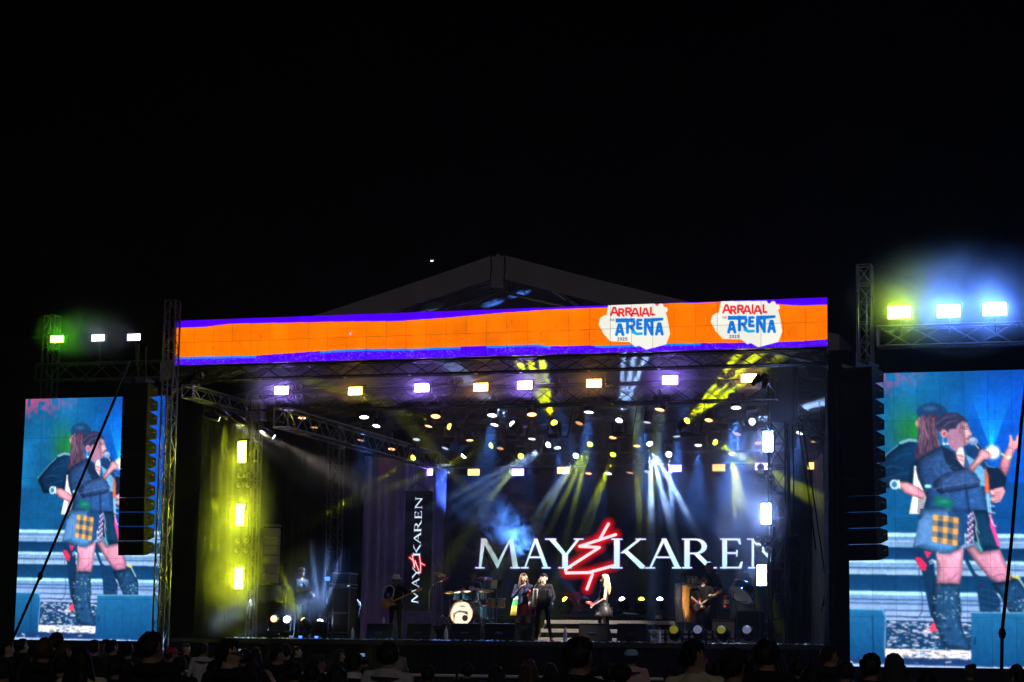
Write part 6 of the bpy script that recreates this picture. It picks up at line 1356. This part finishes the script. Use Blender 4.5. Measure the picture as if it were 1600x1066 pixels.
SP('spectator with dark reddish hair below the smaller screen', 60, 996, 27, 'a', 'short', hair='hair_brown')
SP('tall thin necked spectator before the bright floor of the smaller screen', 84, 988, 18)
SP('short haired spectator half hidden at the left of the smaller screen', 45, 998, 15)
SP('brown haired spectator turned sideways below the smaller screen', 107, 1006, 22, 'turnR', 'long', hair='hair_brown')
SP('spectator in a beige hooded jacket at the lower left', 134, 1013, 32, 'half', 'long', 'cloth_beige')
SP('short haired spectator right of the beige jacket', 151, 1000, 17)
SP('long haired spectator between two short haired heads below the smaller screen', 165, 1007, 15, 'a', 'long', hair='hair_brown')
SP('spectator looking right below the floor wedge on the smaller screen', 170, 999, 14, 'turnR')
SP('spectator with a round dark head under the smaller screen', 189, 1000, 16, 'half')
SP('spectator with a ponytail left of the tallest head', 206, 1002, 20, 'a', 'tail')
SP('tallest large dark spectator below the smaller screen', 233, 988, 34, 'half', 'short')
SP('spectator in a red cap right of the tallest head', 270, 1012, 16, 'half', 'short', hat=('cloth_red', 'front'))
SP('distant spectator facing sideways near the lattice tower foot', 293, 1005, 12, 'turnR', skin='light')
SP('spectator in a grey jacket before the yellow haze', 313, 1004, 15, 'half', 'short', 'cloth_grey')
SP('bearded spectator in dark glasses turned in profile', 360, 999, 33, 'turnR', 'short', 'cloth_black', 'light', extra='glasses')
SP('spectator raising a phone below the ladder mast', 384, 1014, 20, 'phone', 'short', extra='phone')
SP('long haired spectator with a bare arm at the bottom edge', 395, 1034, 30, 'arms', 'long', 'cloth_pink')
SP('spectator in profile below the orange lensed floor light', 425, 1010, 20, 'turnR')
SP('pale cheeked spectator behind the one in profile', 441, 1013, 15, 'turnR', 'long', skin='light')
SP('spectator wearing headphones below the floor beams', 457, 1007, 17, 'a', 'short', extra='band')
SP('slender spectator beside the headphone wearer', 473, 1010, 12, 'half', 'short', skin='light')
SP('spectator in a dark cap turned right below the floor beams', 497, 1021, 24, 'turnR', 'short', hat=('cloth_charcoal', 'front'))
SP('spectator with long hair below the equipment rack', 523, 1014, 14, 'turnR', 'long')
SP('spectator with a white collar below the equipment rack', 542, 1019, 26, 'half', 'short', extra='collar')
SP('spectator holding a lit phone up right of the white collar', 560, 1022, 14, 'phone', 'short', extra='phone')
SP('broad spectator in a light grey shirt at the bottom edge', 597, 1003, 30, 'a', 'short', 'cloth_grey')
SP('grey haired spectator right of the grey shirt', 635, 1027, 25, 'half', 'short', hair='hair_grey')
SP('distant spectator in front of the dark stage skirt', 681, 1022, 11, 'turnR', skin='light')
SP('spectator almost lost in the dark below the bass drum', 728, 1036, 20)
SP('spectator low in the dark below the singer', 782, 1040, 22, 'a', 'long')
SP('dark haired spectator left of the big central head', 836, 1030, 21, 'half', 'long', hair='hair_brown')
SP('big dark bearded spectator in front of the accordion player', 884, 995, 41, 'half', 'short')
SP('spectator with a white collar stripe below the blonde performer', 915, 1040, 26, 'a', 'short', extra='collar')
SP('short haired spectator below the blonde performer', 943, 1037, 25, 'half')
SP('curly haired spectator in front of the pale blue cap', 975, 1032, 29, 'a', 'bun')
SP('spectator in a pale blue cap and pink shirt', 991, 1015, 19, 'a', 'short', 'cloth_pink', hat=('cloth_skyblue', 'back'))
SP('large spectator in a beige high collared jacket', 1092, 1001, 36, 'turnR', 'short', 'cloth_beige')
SP('spectator in a dark cap below the tan amplifier', 1140, 1012, 40, 'half', 'short', hat=('cloth_black', 'back'))
SP('large dark spectator below the road case', 1192, 998, 35, 'half')
SP('spectator with a thin neck below the black tower', 1222, 1016, 20, 'a', 'long')
SP('reddish lit spectator in profile before the black scrim', 1282, 1008, 22, 'turnR')
SP('spectator between the black scrim and the profile face', 1250, 1028, 24, 'a')
SP('round headed spectator at the foot of the larger screen', 1343, 1020, 31, 'half', 'short')
SP('hooded spectator at the foot of the larger screen', 1380, 1017, 26, 'a', 'hood', 'cloth_charcoal')
SP('small headed spectator below the larger screen', 1516, 1037, 19, 'a', 'bun', hair='hair_brown')
SP('spectator under the steep cable below the larger screen', 1583, 1038, 22, 'half')
SP('spectator low at the bottom edge below the larger screen', 1440, 1046, 24, 'a', 'long')

SP('stocky dark spectator at the bottom left corner', 8, 1030, 30)
SP('dark spectator low between the bun and the reddish hair', 38, 1026, 26, 'half', 'long')
SP('spectator in black low before the bright stage floor picture', 88, 1022, 28, 'a', 'short')
SP('long haired dark spectator left of the beige hooded jacket', 112, 1030, 26, 'a', 'long')
SP('dark capped spectator right of the beige hooded jacket', 178, 1024, 30, 'half', 'short', hat=('cloth_black', 'front'))
SP('broad dark back low below the ponytail', 206, 1032, 28)
SP('long haired spectator low in front of the tallest head', 250, 1030, 27, 'half', 'long')
SP('dark spectator low beside the red cap', 288, 1026, 24)
SP('dark spectator with both hands low before the grey jacket', 322, 1030, 27, 'arms')
SP('dim spectator between the grey jacket and the dark glasses', 336, 1010, 15, 'turnR')
SP('spectator almost hidden behind the dark glasses', 404, 1012, 16, 'half', 'long')
SP('dark spectator low below the headphone wearer', 448, 1034, 28)
SP('spectator in maroon low below the capped head', 478, 1038, 27, 'half', 'short', 'cloth_maroon')
SP('dark long haired spectator at the bottom edge before the white collar', 520, 1042, 28, 'a', 'long')
SP('distant spectator behind the lit phone', 578, 1024, 13)
SP('dark spectator at the bottom edge right of the grey hair', 662, 1040, 24, 'half')
SP('dim spectator behind the big central head', 862, 1036, 20, 'a', 'long')
SP('dark spectator low left of the beige collar', 1048, 1042, 24, 'half')
SP('dark spectator between the two capped heads', 1118, 1034, 28, 'a', 'long')
SP('dark spectator filling the gap below the road case', 1166, 1030, 30)
SP('low spectator left of the profile face before the scrim', 1262, 1040, 28, 'half', 'long')
SP('dark spectator low right of the profile face', 1308, 1032, 26)
SP('dark spectator beside the hooded one below the larger screen', 1408, 1038, 26, 'half')
SP('dim spectator at the bottom right corner', 1600, 1046, 26)

# ================================================================== AIR
def volume(name, label, x, y, z, dens, g_, color, tint=None, puff=None, shape=None):
    mb = MB()
    if shape: shape(mb)
    else: mb.box(((x[0]+x[1])/2, (y[0]+y[1])/2, (z[0]+z[1])/2), (x[1]-x[0], y[1]-y[0], z[1]-z[0]))
    m = bpy.data.materials.new(name); m.use_nodes = True; n = m.node_tree.nodes; l = m.node_tree.links; n.remove(n['Principled BSDF'])
    v = n.new('ShaderNodeVolumePrincipled'); v.inputs['Color'].default_value = (*color, 1); v.inputs['Density'].default_value = dens; v.inputs['Anisotropy'].default_value = g_; l.new(v.outputs['Volume'], n['Material Output'].inputs['Volume'])
    if puff:
        tc = n.new('ShaderNodeTexCoord'); nt = n.new('ShaderNodeTexNoise'); nt.inputs['Scale'].default_value = puff[0]; nt.inputs['Detail'].default_value = 5; nt.inputs['Roughness'].default_value = 0.6; nt.inputs['Distortion'].default_value = 0.6
        l.new(tc.outputs['Object'], nt.inputs['Vector']); mr = n.new('ShaderNodeMapRange'); mr.inputs['From Min'].default_value = puff[1]; mr.inputs['From Max'].default_value = puff[2]; mr.inputs['To Max'].default_value = dens
        l.new(nt.outputs['Fac'], mr.inputs['Value']); l.new(mr.outputs['Result'], v.inputs['Density'])
    MATS[name] = m; o = mb.build(name, name); return tag(o, label, 'haze' if name == 'haze' else 'smoke', kind='stuff')
volume('haze', 'thin night haze over the whole field', (-410, 410), (-130, 710), (-1, 21.5), 0.00025, 0.7, (0.9, 0.92, 1.0))
def shaped(name, label, x, y, z, dens, g_, puff, axis):
    """smoke whose density is noise times a soft profile: 'up' thickens towards the roof, 'ball' fades to nothing at the edges"""
    o = volume(name, label, x, y, z, dens, g_, (0.92, 0.94, 1.0), puff=puff); m = o.data.materials[0]; n = m.node_tree.nodes; l = m.node_tree.links
    tc = [k for k in n if k.type == 'TEX_COORD'][0]; v = [k for k in n if k.type == 'PRINCIPLED_VOLUME'][0]; src = v.inputs['Density'].links[0].from_socket
    mr = n.new('ShaderNodeMapRange'); mu = n.new('ShaderNodeMath'); mu.operation = 'MULTIPLY'; mr.interpolation_type = 'SMOOTHSTEP'
    if axis == 'up':
        sx = n.new('ShaderNodeSeparateXYZ'); l.new(tc.outputs['Object'], sx.inputs['Vector']); l.new(sx.outputs['Z'], mr.inputs['Value'])
        mr.inputs['From Min'].default_value = 5.4; mr.inputs['From Max'].default_value = 7.9; mr.inputs['To Min'].default_value = 0.03; mr.inputs['To Max'].default_value = 1.0
    else:
        mp = n.new('ShaderNodeMapping'); l.new(tc.outputs['Generated'], mp.inputs['Vector']); mp.inputs['Location'].default_value = (-1, -1, -1); mp.inputs['Scale'].default_value = (2, 2, 2)
        ln = n.new('ShaderNodeVectorMath'); ln.operation = 'LENGTH'; l.new(mp.outputs['Vector'], ln.inputs[0]); l.new(ln.outputs['Value'], mr.inputs['Value'])
        mr.inputs['From Min'].default_value = 0.15; mr.inputs['From Max'].default_value = 1.0; mr.inputs['To Min'].default_value = 1.0; mr.inputs['To Max'].default_value = 0.0
    if axis == 'up':                                                                    # and thins towards the dark wing
        mx = n.new('ShaderNodeMapRange'); l.new(sx.outputs['X'], mx.inputs['Value']); mx.inputs['From Min'].default_value = -6.5; mx.inputs['From Max'].default_value = 1.5; mx.inputs['To Min'].default_value = 0.12; mx.inputs['To Max'].default_value = 1.0
        m2 = n.new('ShaderNodeMath'); m2.operation = 'MULTIPLY'; l.new(src, m2.inputs[0]); l.new(mx.outputs['Result'], m2.inputs[1]); src = m2.outputs[0]
    l.new(src, mu.inputs[0]); l.new(mr.outputs['Result'], mu.inputs[1]); l.new(mu.outputs[0], v.inputs['Density']); return o
shaped('stage_smoke', 'thin smoke hanging under the stage roof', (-8.8, 7.8), (-0.15, 12.35), (DECK+0.02, 9.9), 0.08, 0.2, (0.6, 0.3, 0.75), 'up')
a = P(376, 850, 0.6)
shaped('wing_smoke', 'yellow lit smoke round the strobes of the ladder mast', (a.x-1.15, a.x+1.3), (-0.9, 1.4), (1.2, 8.0), 0.55, 0.3, (1.1, 0.3, 0.7), 'ball')
a = P(487, 930, 1.3)
shaped('floor_smoke', 'wisp of smoke over the floor beams at the stage wing', (a.x-1.3, a.x+1.3), (0.2, 2.4), (DECK+0.01, a.z+1.7), 0.5, 0.3, (1.4, 0.3, 0.7), 'ball')
a = P(1490, 480, -2.9)
shaped('flood_smoke', 'blue lit smoke drifting round the floodlights above the larger screen', (a.x-2.6, a.x+2.8), (-4.7, -1.9), (a.z-1.35, a.z+1.75), 0.42, 0.55, (0.9, 0.25, 0.7), 'ball')
a = P(120, 528, 0.0)
shaped('small_flood_smoke', 'green lit smoke round the floodlights above the smaller screen', (a.x-1.3, a.x+2.2), (-1.4, 0.9), (a.z-0.9, a.z+1.0), 0.5, 0.5, (1.2, 0.3, 0.7), 'ball')  # added smoke that gives the smaller floodlights their halos
a = P(1175, 790, 1.0)
shaped('tower_smoke', 'white lit smoke round the strobes of the black stage tower', (a.x-1.8, a.x+1.2), (-0.1, 2.4), (3.2, 8.2), 0.45, 0.3, (1.1, 0.3, 0.7), 'ball')
a = P(785, 822, 11.0)
shaped('drum_smoke', 'blue puff of smoke rising behind the drummer', (a.x-1.5, a.x+1.5), (9.6, 12.3), (a.z-1.9, a.z+1.7), 5.0, 0.1, (1.7, 0.50, 0.70), 'ball')
a = P(1070, 765, 9.0)
shaped('rear_smoke', 'pale blue smoke rolling above the last letters of the wall', (a.x-3.0, a.x+2.6), (6.2, 12.3), (a.z-1.5, a.z+1.9), 0.25, 0.1, (0.9, 0.35, 0.72), 'ball')
volume('truss_smoke', 'thin smoke drifting round the front truss below the banner', (-7.4, 6.3), (-0.12, 1.0), (8.2, 9.15), 0.13, 0.4, (0.92, 0.94, 1.0))  # added slab of smoke, makes halos round the truss strobes
